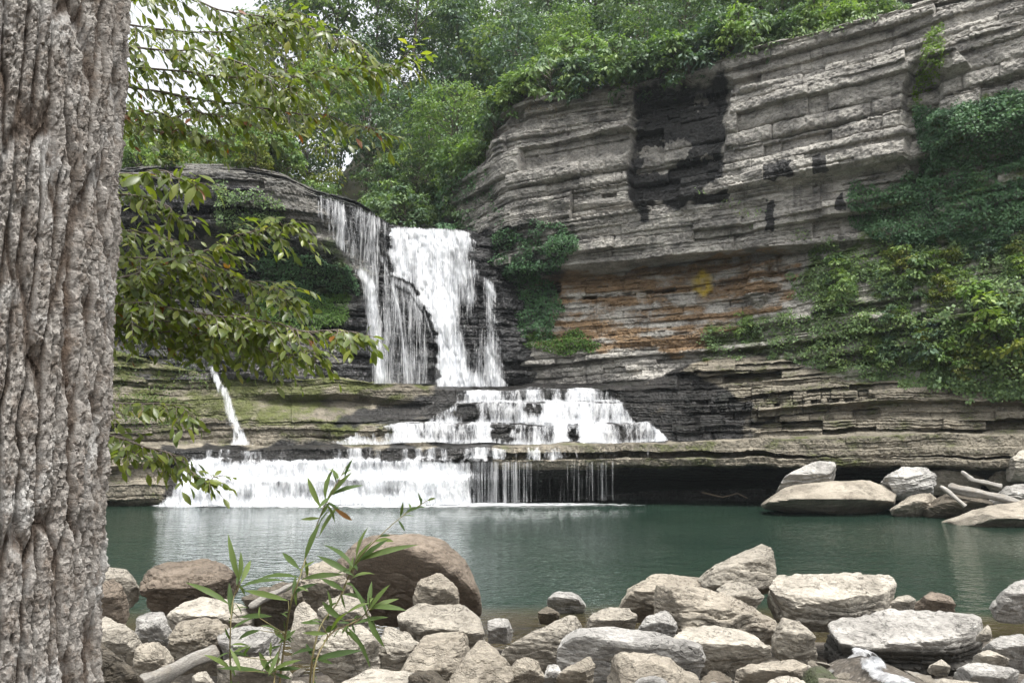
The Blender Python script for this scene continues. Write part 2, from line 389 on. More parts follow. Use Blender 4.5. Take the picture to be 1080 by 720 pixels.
o = link('waterfall_bluff', fw.mesh('waterfall_bluff', (0 * moss, moss, wet)), M_WETROCK); tag(o, kind='structure')

# ================================================================== stepped ledges between the pool and the falls
# knots: 0 bed, 1 undercut back, 2 lip bottom, 3 lip top, 4 recess, 5 recess top, 6 ledge bottom, 7 ledge top, 8 platform back,
#        9 step, 10 bench, 11 step, 12 bench, 13 step, 14 platform back, 15 far back
ud = [
  (-80, [(560, 46.0), (535, 46.0), (528, 45.5), (515, 45.6), (512, 46.8), (498, 47.0), (490, 46.6), (470, 46.8), (466, 48.2), (446, 48.4), (442, 48.9), (420, 49.2), (415, 49.8), (385, 50), (380, 52), (378, 60)]),
  (120, [(560, 46.0), (533, 46.2), (527, 45.4), (512, 45.5), (509, 46.6), (497, 46.9), (490, 46.5), (472, 46.8), (466, 48.0), (448, 48.2), (442, 48.7), (420, 49.0), (415, 49.6), (372, 50), (366, 52), (364, 60)]),
  (172, [(560, 46.0), (534, 46.3), (527, 45.6), (512, 45.8), (508, 46.6), (492, 46.9), (488, 46.6), (474, 46.9), (467, 48.2), (447, 48.4), (440, 48.8), (422, 49.0), (416, 49.6), (384, 50), (378, 52), (376, 60)]),
  (200, [(560, 46.4), (536, 46.4), (524, 46.2), (506, 46.6), (503, 47.0), (492, 47.1), (489, 46.9), (476, 47.2), (468, 48.6), (447, 48.8), (438, 49.2), (420, 49.4), (414, 49.9), (390, 50.4), (384, 52.5), (382, 60)]),
  (300, [(560, 46.5), (536, 46.6), (522, 46.4), (506, 46.6), (503, 47.0), (492, 47.1), (488, 47.0), (474, 47.2), (469, 49.2), (447, 49.4), (438, 50.0), (424, 51.0), (416, 50.4), (400, 50.7), (394, 53.0), (392, 60)]),
  (355, [(560, 46.6), (536, 46.7), (522, 46.4), (506, 46.6), (503, 47.0), (492, 47.1), (487, 47.0), (473, 47.2), (469, 49.8), (447, 50.0), (436, 51.0), (424, 52.2), (416, 51.2), (402, 51.4), (394, 54.0), (392, 60)]),
  (440, [(560, 46.8), (536, 46.9), (522, 46.6), (506, 46.8), (503, 47.1), (492, 47.2), (487, 47.0), (473, 47.2), (469, 50.6), (448, 50.8), (443, 51.8), (428, 53.0), (422, 52.6), (407, 52.8), (402, 55.5), (398, 62)]),
  (478, [(560, 46.8), (534, 47.0), (522, 46.7), (500, 46.8), (497, 47.1), (490, 47.2), (486, 46.9), (473, 47.2), (469, 50.8), (448, 51.0), (445, 52.2), (426, 52.6), (423, 53.6), (411, 54.0), (405, 57.0), (402, 62)]),
  (500, [(560, 49.5), (528, 49.5), (491, 46.8), (485, 46.7), (484, 47.8), (478, 47.8), (476, 47.0), (472, 47.2), (468, 50.8), (448, 51.0), (445, 52.3), (425, 52.5), (423, 53.8), (411, 54.1), (405, 57.5), (402, 64)]),
  (640, [(560, 51.5), (522, 51.4), (491, 46.5), (484, 46.4), (483, 48.0), (477, 48.0), (476, 46.8), (468, 47.0), (467, 50.8), (447, 51.0), (445, 52.2), (425, 52.4), (423, 53.6), (411, 53.8), (404, 56.8), (400, 64)]),
  (680, [(560, 51.5), (518, 51.4), (491, 46.3), (484, 46.2), (483, 47.8), (477, 47.8), (476, 46.6), (468, 46.8), (467, 50.6), (449, 50.8), (446, 52.0), (428, 52.2), (426, 52.8), (411, 53.0), (402, 55.5), (390, 64)]),
  (730, [(560, 51.0), (516, 50.8), (491, 45.8), (484, 45.7), (483, 47.2), (477, 47.2), (476, 46.2), (467, 46.4), (465, 49.0), (450, 49.3), (447, 50.0), (437, 50.4), (434, 50.2), (406, 51.4), (385, 53.0), (372, 62)]),
  (800, [(560, 49.5), (515, 49.4), (490, 44.8), (483, 44.7), (482, 46.2), (477, 46.2), (476, 45.0), (463, 45.2), (461, 47.6), (448, 47.8), (445, 48.6), (436, 49.0), (433, 48.4), (400, 49.4), (375, 51.6), (360, 60)]),
  (900, [(560, 47.0), (514, 46.8), (490, 43.0), (482, 42.9), (481, 44.2), (482, 44.2), (481, 43.2), (460, 43.4), (457, 45.4), (444, 45.6), (441, 46.4), (428, 46.8), (424, 46.2), (402, 47.0), (392, 48.6), (380, 58)]),
  (1000, [(560, 45.0), (512, 44.8), (492, 41.4), (484, 41.3), (483, 42.4), (482, 42.4), (481, 41.6), (458, 41.8), (455, 43.2), (441, 43.4), (438, 44.0), (424, 44.2), (420, 43.8), (406, 44.4), (398, 46.0), (390, 56)]),
  (1090, [(560, 42.5), (512, 42.4), (494, 39.8), (485, 39.7), (484, 40.8), (482, 40.8), (481, 40.0), (460, 40.2), (457, 41.6), (443, 41.8), (440, 42.4), (428, 42.6), (424, 42.2), (412, 42.8), (404, 44.4), (398, 54)]),
  (1300, [(560, 36.0), (520, 36.0), (498, 34.2), (488, 34.1), (487, 35.0), (484, 35.0), (483, 34.4), (465, 34.6), (462, 36.0), (448, 36.2), (445, 36.8), (430, 37.0), (426, 36.6), (414, 37.2), (406, 38.4), (400, 48)]),
]
lg = Loft(ud, .95, .05)
S, Z = lg.S, lg.Z
px, py = lg.px()
upper = (sstep(7.6, 8.4, lg.kn))[None]
fall_zone = sstep(170, 200, px) * sstep(720, 690, px)
amp = 1 - .45 * fall_zone
zz = Z + .45 * vn(S * .08, seed=40) + .10 * vn(S * .5, Z * .8, seed=39)
d = (strata(S, zz, 41, .75, .55, 5.0, .8, .3, .08) * upper + strata(S, zz, 42, .28, .24, 4.6, 1.0, .2, .08) * (.5 + .5 * upper) + .8 * sstep(-.2, .4, vn(S * .1, zz * .6, seed=51)) * strata(S, zz, 43, .10, .09, 2.2, .8, .1)) * amp
d += .30 * vn(S * .35, Z * .1, seed=44) * (upper * .9 + .25) + .10 * vn(S * 1.3, Z * .8, seed=45) * upper + .04 * fbm(S * 3, Z * 3, seed=46) + .03 * fbm(S * 10, Z * 8, o=3, seed=47)
sh_r = blur2(inpoly(px, py, [(735, 350), (905, 380), (930, 440), (735, 450)]).astype(float), 9)
d += sh_r * (strata(S, Z - .08 * S, 48, .45, .7, 1.5))
lg.push(d * np.minimum(1, np.minimum(lg.kn + .2, 15 - lg.kn) / .4)[None])
lg.P[..., 2] += (.10 * vn(S * .5, lg.P[..., 1] * .6, seed=49) + .04 * fbm(S * 2, lg.P[..., 1] * 3, o=3, seed=50)) * sstep(1.5, 2, lg.kn)[None]
px, py = lg.px(); wx, wy = warp(px, py, 8, .04)
wet = .9 * blur2(inpoly(wx, wy, [(175, 470), (480, 470), (350, 445), (480, 405), (545, 375), (620, 372), (720, 385), (800, 425), (780, 466), (700, 470), (690, 530), (170, 540)]).astype(float), 13)
wet = np.maximum(wet, blur2(((lg.kn < 2.0)[None] & (px > 480)).astype(float), 3))
wet = np.maximum(wet, .55 * blur2(inpoly(wx, wy, [(695, 420), (760, 430), (820, 445), (800, 465), (690, 465)]).astype(float), 9))
wet *= 1 - .85 * blur2((((lg.kn >= 1.9) & (lg.kn <= 7.7))[None] & (px > 520)).astype(float), 5)
moss = np.maximum(.6 * inpoly(wx, wy, [(110, 365), (300, 385), (480, 398), (480, 414), (380, 410), (330, 440), (440, 445), (440, 462), (120, 440)]),
                  .5 * inpoly(wx, wy, [(560, 380), (700, 385), (690, 402), (560, 400)]))
moss = np.maximum(blur2(moss, 7), .30 * np.ones_like(moss))
moss = np.maximum(moss, .8 * blur2(inpoly(wx, wy, [(840, 340), (1300, 330), (1300, 424), (1060, 424), (1000, 402), (900, 394), (850, 384)]).astype(float), 9))
orange = .45 * blur2(inpoly(wx, wy, [(560, 368), (740, 372), (760, 385), (640, 392)]).astype(float), 9)
pale = inpoly(wx, wy, [(60, 508), (150, 508), (150, 535), (60, 535)])
o = link('rock_ledge', lg.mesh('rock_ledge', (orange, moss * (1 - pale), wet * (1 - pale))), M_LEDGE); tag(o, kind='structure')
# ================================================================== ground: near bank, pool bed and the wooded hill in one sheet
XC = np.array([-300, -60, -30, -17, -4, 3, 10, 20, 32, 60, 300.])
YC = np.array([64, 64, 62, 66, 71, 68, 64, 57, 51, 46, 40.]) + 1.0
ZT = np.array([20, 20, 19.5, 19.5, 21, 26, 29.5, 33, 36.5, 38, 40.])
SL = np.array([.10, .14, .26, .95, 1.0, .95, .8, .6, .5, .5, .5])
def terrain(x, y):
    x, y = np.broadcast_arrays(np.asarray(x, float), np.asarray(y, float))
    nb = 1.2 * vn(x * .18, y * .1, seed=60)
    bank = np.interp(y + nb, [-80, 0, 3, 5, 8, 10, 12, 14.5, 16, 18, 22, 40], [2.6, 2.0, 1.9, 1.6, .85, .38, .12, -.08, -.4, -1.3, -2.4, -2.6]) + .34 * np.exp(-((x - 4.3) / .42) ** 2 - ((y - 9.6) / 1.5) ** 2)
    bank = bank + .07 * fbm(x * .9, y * .9, seed=61) * (y < 25)
    yc, zt, sl = np.interp(x, XC, YC), np.interp(x, XC, ZT), np.interp(x, XC, SL)
    hill = zt + np.minimum(np.maximum(y - yc, 0) * sl, 42) + 1.2 * fbm(x * .07, y * .07, seed=62)
    return bank + (hill - bank) * sstep(-1.5, .6, y - yc)
gx = np.unique(np.concatenate([np.arange(-12, 16, .16), np.arange(-70, 75, 1.0), np.linspace(-300, 300, 41)]))
gy = np.unique(np.concatenate([np.arange(1.5, 20, .16), np.arange(-30, 130, 1.0), np.linspace(-80, 500, 41)]))
GX, GY = np.meshgrid(gx, gy, indexing='ij')
GZ = terrain(GX, GY)
m = NT('ground_gravel')
n1 = m.noise(m.coord('Object'), 1.2, 6, .65); n2 = m.noise(m.coord('Object'), 9, 5, .7)
vo = m.n('ShaderNodeTexVoronoi', {'Vector': m.coord('Object'), 'Scale': 14.})
c = m.mix(m.ramp(n1, .4, .65), (.085, .07, .052), (.045, .038, .03))
c = m.mix(m.ramp(vo.outputs['Distance'], .1, .5, (.8, .8, .8), (0, 0, 0)), c, m.mix(m.n('ShaderNodeSeparateColor', {0: vo.outputs['Color']}).outputs[0], (.06, .052, .042), (.19, .17, .145)))
zz_ = m.n('ShaderNodeSeparateXYZ', {0: m.n('ShaderNodeTexCoord').outputs['Object']}).outputs[2]
c = m.mix(m.ramp(m.math('DIVIDE', zz_, 30.), .45, .55), c, m.mix(m.ramp(n2, .4, .6), (.035, .045, .018), (.05, .038, .022)))
M_GROUND = m.fin(m.n('ShaderNodeBsdfPrincipled', {'Base Color': c, 'Roughness': .9, 'Normal': m.bump(m.math('ADD', n2, vo.outputs['Distance']), .8, .05)}).outputs[0])
o = link('ground', mesh('ground', np.stack([GX, GY, GZ], -1).reshape(-1, 3), gridfaces(len(gx), len(gy)), True), M_GROUND); tag(o, kind='structure')

# ================================================================== the pool
wx_ = np.unique(np.concatenate([np.arange(-14, 18, .35), np.arange(-60, 66, 1.5)])); wy_ = np.unique(np.concatenate([np.arange(8, 26, .35), np.arange(26, 54, 1.0)]))
WX, WY = np.meshgrid(wx_, wy_, indexing='ij')
m = NT('pool_water')
dep = m.attr('depth').outputs['Fac']; co = m.n('ShaderNodeTexCoord').outputs['Object']
r1 = m.noise(m.coord(src=co, scale=(1, 1.5, 1)), 1.15, 3, .5, .5); r2 = m.noise(m.coord(src=co, scale=(1, 1.7, 1)), 3.4, 3, .55, .4); r3 = m.noise(m.coord(src=co, scale=(.25, .25, 1)), .5, 2, .5)
calm_ = m.ramp(r3, .35, .65, (.35, .35, .35), (1, 1, 1))
hgt = m.math('MULTIPLY', m.math('ADD', r1, m.math('MULTIPLY', r2, .8)), calm_)
nm = m.bump(hgt, 1.0, .085)
body = m.mix(m.ramp(m.noise(m.coord(src=co, scale=(1, .5, 1)), .12, 3, .5), .35, .65), (.011, .025, .018), (.018, .034, .023))
body = m.mix(m.ramp(dep, .12, .5), (.075, .06, .03), body)
dif = m.n('ShaderNodeBsdfDiffuse', {'Color': body, 'Normal': nm})
tr = m.n('ShaderNodeBsdfTransparent', {'Color': (.74, .68, .50)})
under = m.n('ShaderNodeMixShader', {0: m.ramp(dep, 0., .45, (.25, .25, .25), (1, 1, 1)), 1: tr.outputs[0], 2: dif.outputs[0]})
gl = m.n('ShaderNodeBsdfGlossy', {'Color': (1, 1, 1), 'Roughness': .04, 'Normal': nm})
fr = m.n('ShaderNodeFresnel', {'IOR': 1.33, 'Normal': nm})
M_POOL = m.fin(m.n('ShaderNodeMixShader', {0: fr, 1: under.outputs[0], 2: gl.outputs[0]}).outputs[0])
dep_ = np.clip(-terrain(WX, WY) / 2.4, 0, 1)
o = link('water', mesh('water', np.stack([WX, WY, np.zeros_like(WX)], -1).reshape(-1, 3), gridfaces(len(wx_), len(wy_)), True, {'depth': dep_.ravel()}), M_POOL); tag(o, kind='structure')

# ================================================================== falling water
def fall_mat(name, us, vs_, soft=.16, bright=.95):
    m = NT(name)
    f = m.n('ShaderNodeSeparateXYZ', {0: m.attr('flow').outputs['Vector']}); u, v, dn = f.outputs
    def vec(a, b, o=0.): return m.n('ShaderNodeCombineXYZ', {0: m.math('MULTIPLY', u, a), 1: m.math('MULTIPLY', v, b), 2: o}).outputs[0]
    s1 = m.noise(vec(us, vs_), 1., 4, .6, .35); s2 = m.noise(vec(us * .33, vs_ * .8, 4.), 1., 3, .5, .5); s3 = m.noise(vec(us * 2.6, vs_ * 4.5, 9.), 1., 3, .7)
    n_ = m.math('ADD', m.math('MULTIPLY', s1, .52), m.math('ADD', m.math('MULTIPLY', s2, .28), m.math('MULTIPLY', s3, .2)))
    # density 0..1 moves the threshold from almost nothing to solid white
    thr = m.math('SUBTRACT', .74, m.math('MULTIPLY', dn, .62))
    al = m.math('DIVIDE', m.math('SUBTRACT', n_, thr), soft, True)
    al = m.math('MULTIPLY', al, m.math('MULTIPLY', dn, 30., True), True)
    nm = m.bump(m.math('ADD', s1, s3), .7, .12)
    df = m.n('ShaderNodeBsdfDiffuse', {'Color': m.mix(m.ramp(n_, .36, .6), (bright * .78, bright * .82, bright * .88), (bright, bright, bright)), 'Normal': nm})
    ts = m.n('ShaderNodeBsdfTranslucent', {'Color': (bright, bright, bright)})
    wt = m.n('ShaderNodeMixShader', {0: .42, 1: df.outputs[0], 2: ts.outputs[0]})
    return m.fin(m.n('ShaderNodeMixShader', {0: al, 1: m.n('ShaderNodeBsdfTransparent').outputs[0], 2: wt.outputs[0]}).outputs[0])
M_FALL = fall_mat('falling_water', 9, .6, .28)
M_VEIL = fall_mat('veil_water', 9.5, .35, .30)
M_BROOK = fall_mat('brook_water', 12, 5, .3, .8)
M_CASC = fall_mat('cascade_water', 4.6, .8, .30)
M_FOAM = fall_mat('foam_water', 1.3, 2.2, .22)

def sheet(name, stations, dens, mat, parent, du=1.2, dv=.12, rough=.10, seed=0, lift=0., wav=0.):
    """A sheet of falling water lofted like the rock; dens(px, py, k) gives how closed it is."""
    L = Loft(stations, du, dv); P = L.P
    ln = np.concatenate([np.zeros((L.nu, 1)), np.cumsum(np.linalg.norm(np.diff(P, axis=1), axis=2), axis=1)], 1)
    u = L.S; px, py = L.px()
    P[..., 2] += wav * .55 * vn(u * .55, seed=seed + 73)
    L.push(lift + wav * vn(u * .45, ln * .3, seed=seed + 72) + rough * fbm(u * 2.2, ln * .45, seed=seed + 70) + rough * .6 * fbm(u * 6, ln * 1.8, o=2, seed=seed + 71))
    dn = np.clip(dens(px, py, L.kn[None].repeat(L.nu, 0), u, ln), 0, 1)
    me = mesh(name, P.reshape(-1, 3), gridfaces(L.nu, L.nv), True, {'flow': np.stack([u + seed * 13.7, ln, dn], -1).reshape(-1, 3)})
    return link(name, me, mat, parent)

def edgef(px, a, b, w=10): return sstep(a - 1, a + w, px) * sstep(b + 1, b - w, px)

# --- the tall fall
mf = empty('waterfall', at(485, 405, 56)); tag(mf, 'tall main waterfall plunging white over the square-cut lip in the gorge', 'waterfall')
def inv(o, p):  # children keep their world place
    o.matrix_parent_inverse = Matrix.Translation(-Vector(p.location)); return o
st = [(402, [(238, 62), (240, 57.4), (262, 56.6), (292, 55.9), (318, 55.2), (345, 54.6), (408, 53.8)]),
      (430, [(239, 62), (241.5, 57.4), (262, 56.9), (292, 56.3), (318, 55.5), (345, 54.9), (408, 54.2)]),
      (455, [(240, 62), (242.5, 57.4), (262, 57.0), (292, 56.6), (318, 56.0), (345, 55.2), (408, 54.7)]),
      (480, [(241, 62), (243.5, 57.5), (262, 57.1), (292, 56.8), (318, 56.4), (345, 56.0), (408, 55.6)]),
      (504, [(242, 63), (246, 57.8), (262, 57.4), (292, 56.3), (318, 56.0), (345, 55.9), (408, 55.6)]),
      (518, [(276, 63), (278, 57.8), (284, 57.2), (294, 56.2), (318, 56.0), (345, 55.9), (408, 55.5)]),
      (538, [(296, 63), (298, 57.5), (301, 56.9), (305, 56.3), (320, 56.2), (345, 56.1), (408, 55.8)])]
def dens_main(px, py, k, u, ln):
    left = np.interp(py, [236, 290, 300, 325, 350, 405], [404, 409, 430, 446, 456, 462])
    right = np.interp(py, [236, 245, 285, 294, 300, 345, 405], [500, 503, 507, 520, 527, 531, 540])
    core_r = np.interp(py, [236, 285, 300, 320, 350, 380, 405], [505, 505, 495, 484, 482, 490, 500])
    jx = px + 3.5 * vn(ln * 1.6, seed=79) + 2 * vn(ln * 5, u, seed=74)
    e = sstep(left - 4, left + 10, jx) * sstep(right + 4, right - 12, jx)
    core = sstep(core_r + 10, core_r - 12, px)
    top = sstep(.95, 1.15, k)
    dn = (.45 + .50 * core) - .30 * sstep(255, 275, py) * sstep(330, 300, py) * core * (px < 500) + .12 * sstep(300, 345, py) * core
    dn = dn + .20 * vn(u * 1.3, ln * .35, seed=75) + .12 * vn(u * .5, ln * .9, seed=76) + .25 * sstep(385, 408, py)
    return dn * e * (0.25 + .75 * top)
o = sheet('water_curtain', st, dens_main, M_FALL, mf, .8, .12, .16, 1, .35); inv(o, mf)
o = sheet('water_spray', st, lambda *a: dens_main(*a) * .9, M_VEIL, mf, .9, .15, .3, 2, .5); inv(o, mf)

M_MIST = fall_mat('drifting_spray', 1.1, 1.0, .9, .9)
o = sheet('water_spray', [(x, [(350, 54.2), (372, 53.6), (392, 53.2), (409, 53.0)]) for x in (440, 480, 520, 556)], lambda px, py, k, u, ln: .46 * sstep(442, 466, px) * sstep(552, 520, px) * sstep(350, 400, py), M_MIST, mf, 1.2, .15, .3, 9, .3); inv(o, mf)
# --- the slanting side veil
sv = empty('waterfall', at(395, 405, 53)); tag(sv, 'thin lacy veil of water sliding off the slanting bluff edge beside the main fall', 'waterfall')
st = [(318, [(200, 57), (203, 51.0), (226, 50.6), (240, 50.7), (262, 50.6), (300, 50.6), (405, 50.5)]),
      (345, [(204, 58), (209, 51.8), (232, 51.4), (250, 51.4), (272, 51.4), (310, 51.6), (405, 51.5)]),
      (375, [(214, 60), (219, 53.8), (245, 53.4), (268, 53.3), (292, 53.2), (330, 53.4), (405, 52.4)]),
      (395, [(224, 62), (228, 55.4), (252, 54.9), (276, 54.6), (302, 54.2), (340, 53.6), (405, 52.9)]),
      (410, [(233, 63), (237, 56.9), (262, 55.9), (285, 55.3), (308, 54.7), (345, 53.8), (405, 53.2)]),
      (435, [(268, 63), (276, 56.6), (285, 56.0), (294, 55.8), (314, 55.2), (350, 54.2), (405, 53.5)]),
      (460, [(318, 63), (322, 56.3), (326, 56.0), (330, 55.8), (340, 55.3), (360, 54.8), (405, 54.0)])]
def dens_side(px, py, k, u, ln):
    low = np.interp(px, [316, 330, 350, 372, 384, 395], [214, 226, 256, 284, 300, 420])
    veil = sstep(low + 8, low - 4, py) * edgef(px, 330, 409, 6) * (.47 + .16 * vn(u * 2.2, seed=78))
    edge_ = np.interp(px, [395, 411, 432, 446, 456], [262, 296, 306, 326, 355])
    rim = np.exp(-((py - edge_) / 9.) ** 2) * edgef(px, 385, 462, 8) * .52
    strand = np.exp(-((px - np.interp(py, [280, 300, 340, 405], [372, 386, 392, 398])) / 9.) ** 2) * sstep(275, 292, py) * .74
    strand2 = np.exp(-((px - np.interp(py, [300, 330, 405], [412, 420, 430])) / 3.5) ** 2) * sstep(285, 300, py) * .6
    fine = .48 * edgef(px, 395, 458, 10) * sstep(edge_ - 2, edge_ + 8, py)
    dn = np.maximum.reduce([veil, rim, strand, strand2, fine]) + .08 * vn(u * 1.2, ln * .3, seed=77) * (px > 335)
    return np.where(dn > .08, dn, 0) * (.35 + .65 * sstep(.9, 1.2, k))
o = sheet('water_curtain', st, dens_side, M_VEIL, sv, .8, .12, .10, 3, .35); inv(o, sv)
o = sheet('water_spray', st, lambda *a: dens_side(*a) * .9, M_VEIL, sv, .9, .15, .2, 4, .6); inv(o, sv)

# --- the small slide down the mossy ledges
sm = empty('waterfall', at(262, 466, 48)); tag(sm, 'narrow white water chute sliding down the mossy ledges under the leafy branches', 'waterfall')
st = [(205, [(384, 52), (387, 50.0), (400, 49.4), (412, 48.9), (425, 48.7), (440, 48.4), (455, 47.8), (469, 47.3)]),
      (285, [(384, 52), (389, 50.0), (402, 49.5), (414, 49.0), (427, 48.9), (442, 48.7), (456, 48.0), (469, 47.4)])]
def dens_chute(px, py, k, u, ln):
    c = np.interp(py, [385, 400, 420, 440, 455, 470], [223, 230, 239, 246, 252, 257]); wd = np.interp(py, [385, 410, 440, 470], [4, 6.5, 7.5, 14])
    return np.where(np.abs(px - c) < wd * 1.8, .60 * np.exp(-((px - c) / wd) ** 2) + .12 * vn(u * 6, ln * 1.2, seed=101), 0)
for k_ in (5, 6):
    o = sheet('water_curtain' if k_ == 5 else 'water_spray', st, dens_chute, M_CASC, sm, .6, .1, .12, k_, .1 + .2 * (k_ - 5)); inv(o, sm)

# --- the fan of steps under the tall fall
mc = empty('cascade', at(540, 467, 50.5)); tag(mc, 'broad white cascade fanning down three rock steps below the tall fall', 'waterfall')
def steps(rows, x0, x1, Yoff=0.): return [(x, [(py, Y) for py, Y in rows]) for x in np.linspace(x0, x1, 5)]
def dens_step(l0, l1, r0, r1, y0, y1, base=.60, var=.26, seed=80, holes=()):
    def f(px, py, k, u, ln):
        t = np.clip((py - y0) / (y1 - y0), 0, 1)
        e = sstep(0, 8, px - (l0 + (l1 - l0) * t)) * sstep(0, 8, (r0 + (r1 - r0) * t) - px)
        dn = base + var * vn(u * .55, seed=seed) + var * .6 * vn(u * 2.1, ln * .4, seed=seed + 1) + .16 * sstep(.72, 1., t)
        for hx, hy, hw, hh in holes: dn = dn - (.6 + .6 * vn(u * 3, ln * 3, seed=seed + 3)) * np.exp(-((px - hx) / hw / 1.2) ** 2 - ((py - hy) / hh / 1.2) ** 2)
        return dn * e
    return f
T1 = [('water_step', [(410, 56), (411.5, 53.7), (416, 53.3), (424, 53.2)], 480, 660, dens_step(480, 474, 644, 660, 411, 424, .66, .24, 81)),
      ('water_step', [(423.5, 53.6), (425, 52.1), (434, 51.8), (447, 51.6)], 440, 680, dens_step(478, 440, 662, 676, 425, 447, .60, .28, 83, [(492, 434, 9, 7), (563, 430, 7, 6)])),
      ('water_step', [(446.5, 51.9), (448, 50.7), (456, 50.3), (467.5, 50.0)], 340, 720, dens_step(392, 346, 690, 713, 448, 467, .64, .24, 85, [(530, 457, 12, 8), (395, 455, 12, 4), (605, 458, 5, 8)]))]
for i, (nm_, rows, x0, x1, df_) in enumerate(T1):
    for q in (0, 1):
        o = sheet(nm_, steps(rows, x0, x1), (lambda f_, s_: (lambda *a: f_(*a) * s_))(df_, 1 - .25 * q), M_CASC, mc, .9, .06, .09, 10 + 2 * i + q, .15 + .18 * q, .28); inv(o, mc)

# --- the long curtain into the pool
lc = empty('cascade', at(400, 532, 46.5)); tag(lc, 'long low curtain of white water pouring off the bottom ledge into the pool', 'waterfall')
L1 = [(185, [(472, 49.5), (476, 47.1), (484, 47.0), (488, 46.3), (503, 46.3), (507, 45.6), (520, 45.5), (533, 45.4)]),
      (480, [(470, 49.5), (473, 47.0), (483, 46.9), (486, 46.3), (502, 46.3), (506, 45.8), (518, 45.8), (531, 45.7)]),
      (560, [(470, 49.5), (473, 46.9), (480, 46.7), (485, 46.5), (492, 46.2), (506, 46.1), (518, 46.1), (529, 46.1)]),
      (690, [(468, 49.5), (470, 46.5), (478, 46.3), (484, 46.2), (491, 45.9), (506, 45.9), (518, 45.9), (526, 45.9)])]
L1 = [(165, [(y, Y + .1) for y, Y in L1[0][1]])] + L1
def dens_low(px, py, k, u, ln):
    left = np.interp(py, [472, 485, 505, 533], [206, 196, 186, 170]); e = sstep(left - 2, left + 10, px)
    full = sstep(528, 462, px)
    top = (.44 + .26 * vn(u * .5, seed=91) + .2 * vn(u * 2.5, seed=92)) * sstep(640, 560, px) + .30 * sstep(560, 640, px)
    bot = full * (.80 + .20 * vn(u * .9, ln * 1.3, seed=93) + .14 * vn(u * .35, ln * 2.2, seed=94) + .3 * np.exp(-((py - 500) / 4.) ** 2) + .3 * sstep(520, 531, py))
    thin = 0 * px
    t = sstep(482, 488, py)
    dn = top * (1 - t) + np.maximum(bot, thin) * t
    dn = dn - .45 * np.exp(-((px - 222) / 10.) ** 2 - ((py - 527) / 5.) ** 2) - .35 * full * np.exp(-((py - 487) / 2.) ** 2) * (vn(u * .4, seed=97) > -.2)
    return dn * e * sstep(.6, 1.1, k)
for q in (0, 1, 2):
    o = sheet('water_curtain' if q == 0 else 'water_spray', L1, (lambda s_: (lambda *a: dens_low(*a) * s_))(1 - .2 * q), M_CASC, lc, .9, .07, .10 + .06 * q, 20 + q, .15 + .25 * q, .22); inv(o, lc)
M_STRAND = fall_mat('water_strands', 8, .12, .34)
def dens_strand(px, py, k, u, ln):
    return (.50 - .22 * sstep(530, 590, px) + .07 * vn(u * .5, seed=95) + .22 * np.exp(-((px - 637) / 6.) ** 2)) * edgef(px, 478, 690, 8) * sstep(483, 488, py)
o = sheet('water_strand', L1, dens_strand, M_STRAND, lc, .6, .12, .05, 27, .15); inv(o, lc)
# churned foam on the pool at its foot
fx = np.arange(-25, 12, .25); fy = np.arange(42.4, 47.6, .12)
FX, FY = np.meshgrid(fx, fy, indexing='ij'); ppx = 540 + F * FX / 46.3
edge_y = 45.9 + .25 * vn(FX * .5, seed=98)
dn = sstep(edge_y - np.interp(ppx, [150, 300, 470, 520, 690], [1.8, 3.0, 3.2, 1.4, .7]), edge_y, FY) * np.interp(ppx, [165, 185, 480, 520, 600, 660, 700], [0, .95, .95, .7, .6, .45, 0])
o = link('foam', mesh('foam', np.stack([FX, FY, .03 + .05 * dn * (1 + vn(FX * 3, FY * 5, seed=99))], -1).reshape(-1, 3), gridfaces(len(fx), len(fy)), True,
         {'flow': np.stack([FX, FY, dn * .95], -1).reshape(-1, 3)}), M_FOAM, lc); inv(o, lc)
# ================================================================== boulders
_ICO = {}
def ico(n):
    if n not in _ICO:
        bm = bmesh.new(); bmesh.ops.create_icosphere(bm, subdivisions=n, radius=1)
        bm.verts.ensure_lookup_table()
        _ICO[n] = (np.array([v.co[:] for v in bm.verts]), np.array([[v.index for v in f.verts] for f in bm.faces])); bm.free()
    return _ICO[n]

def hull_planes(P):
    bm = bmesh.new()
    for p in P: bm.verts.new(p)
    bmesh.ops.convex_hull(bm, input=bm.verts[:])
    bm.normal_update(); N, D = [], []
    for f in bm.faces:
        if f.calc_area() > 1e-6: N.append(f.normal[:]); D.append(f.normal.dot(f.verts[0].co))
    bm.free(); N = np.array(N); D = np.array(D); sgn = np.where(D < 0, -1, 1)
    return N * sgn[:, None], D * sgn

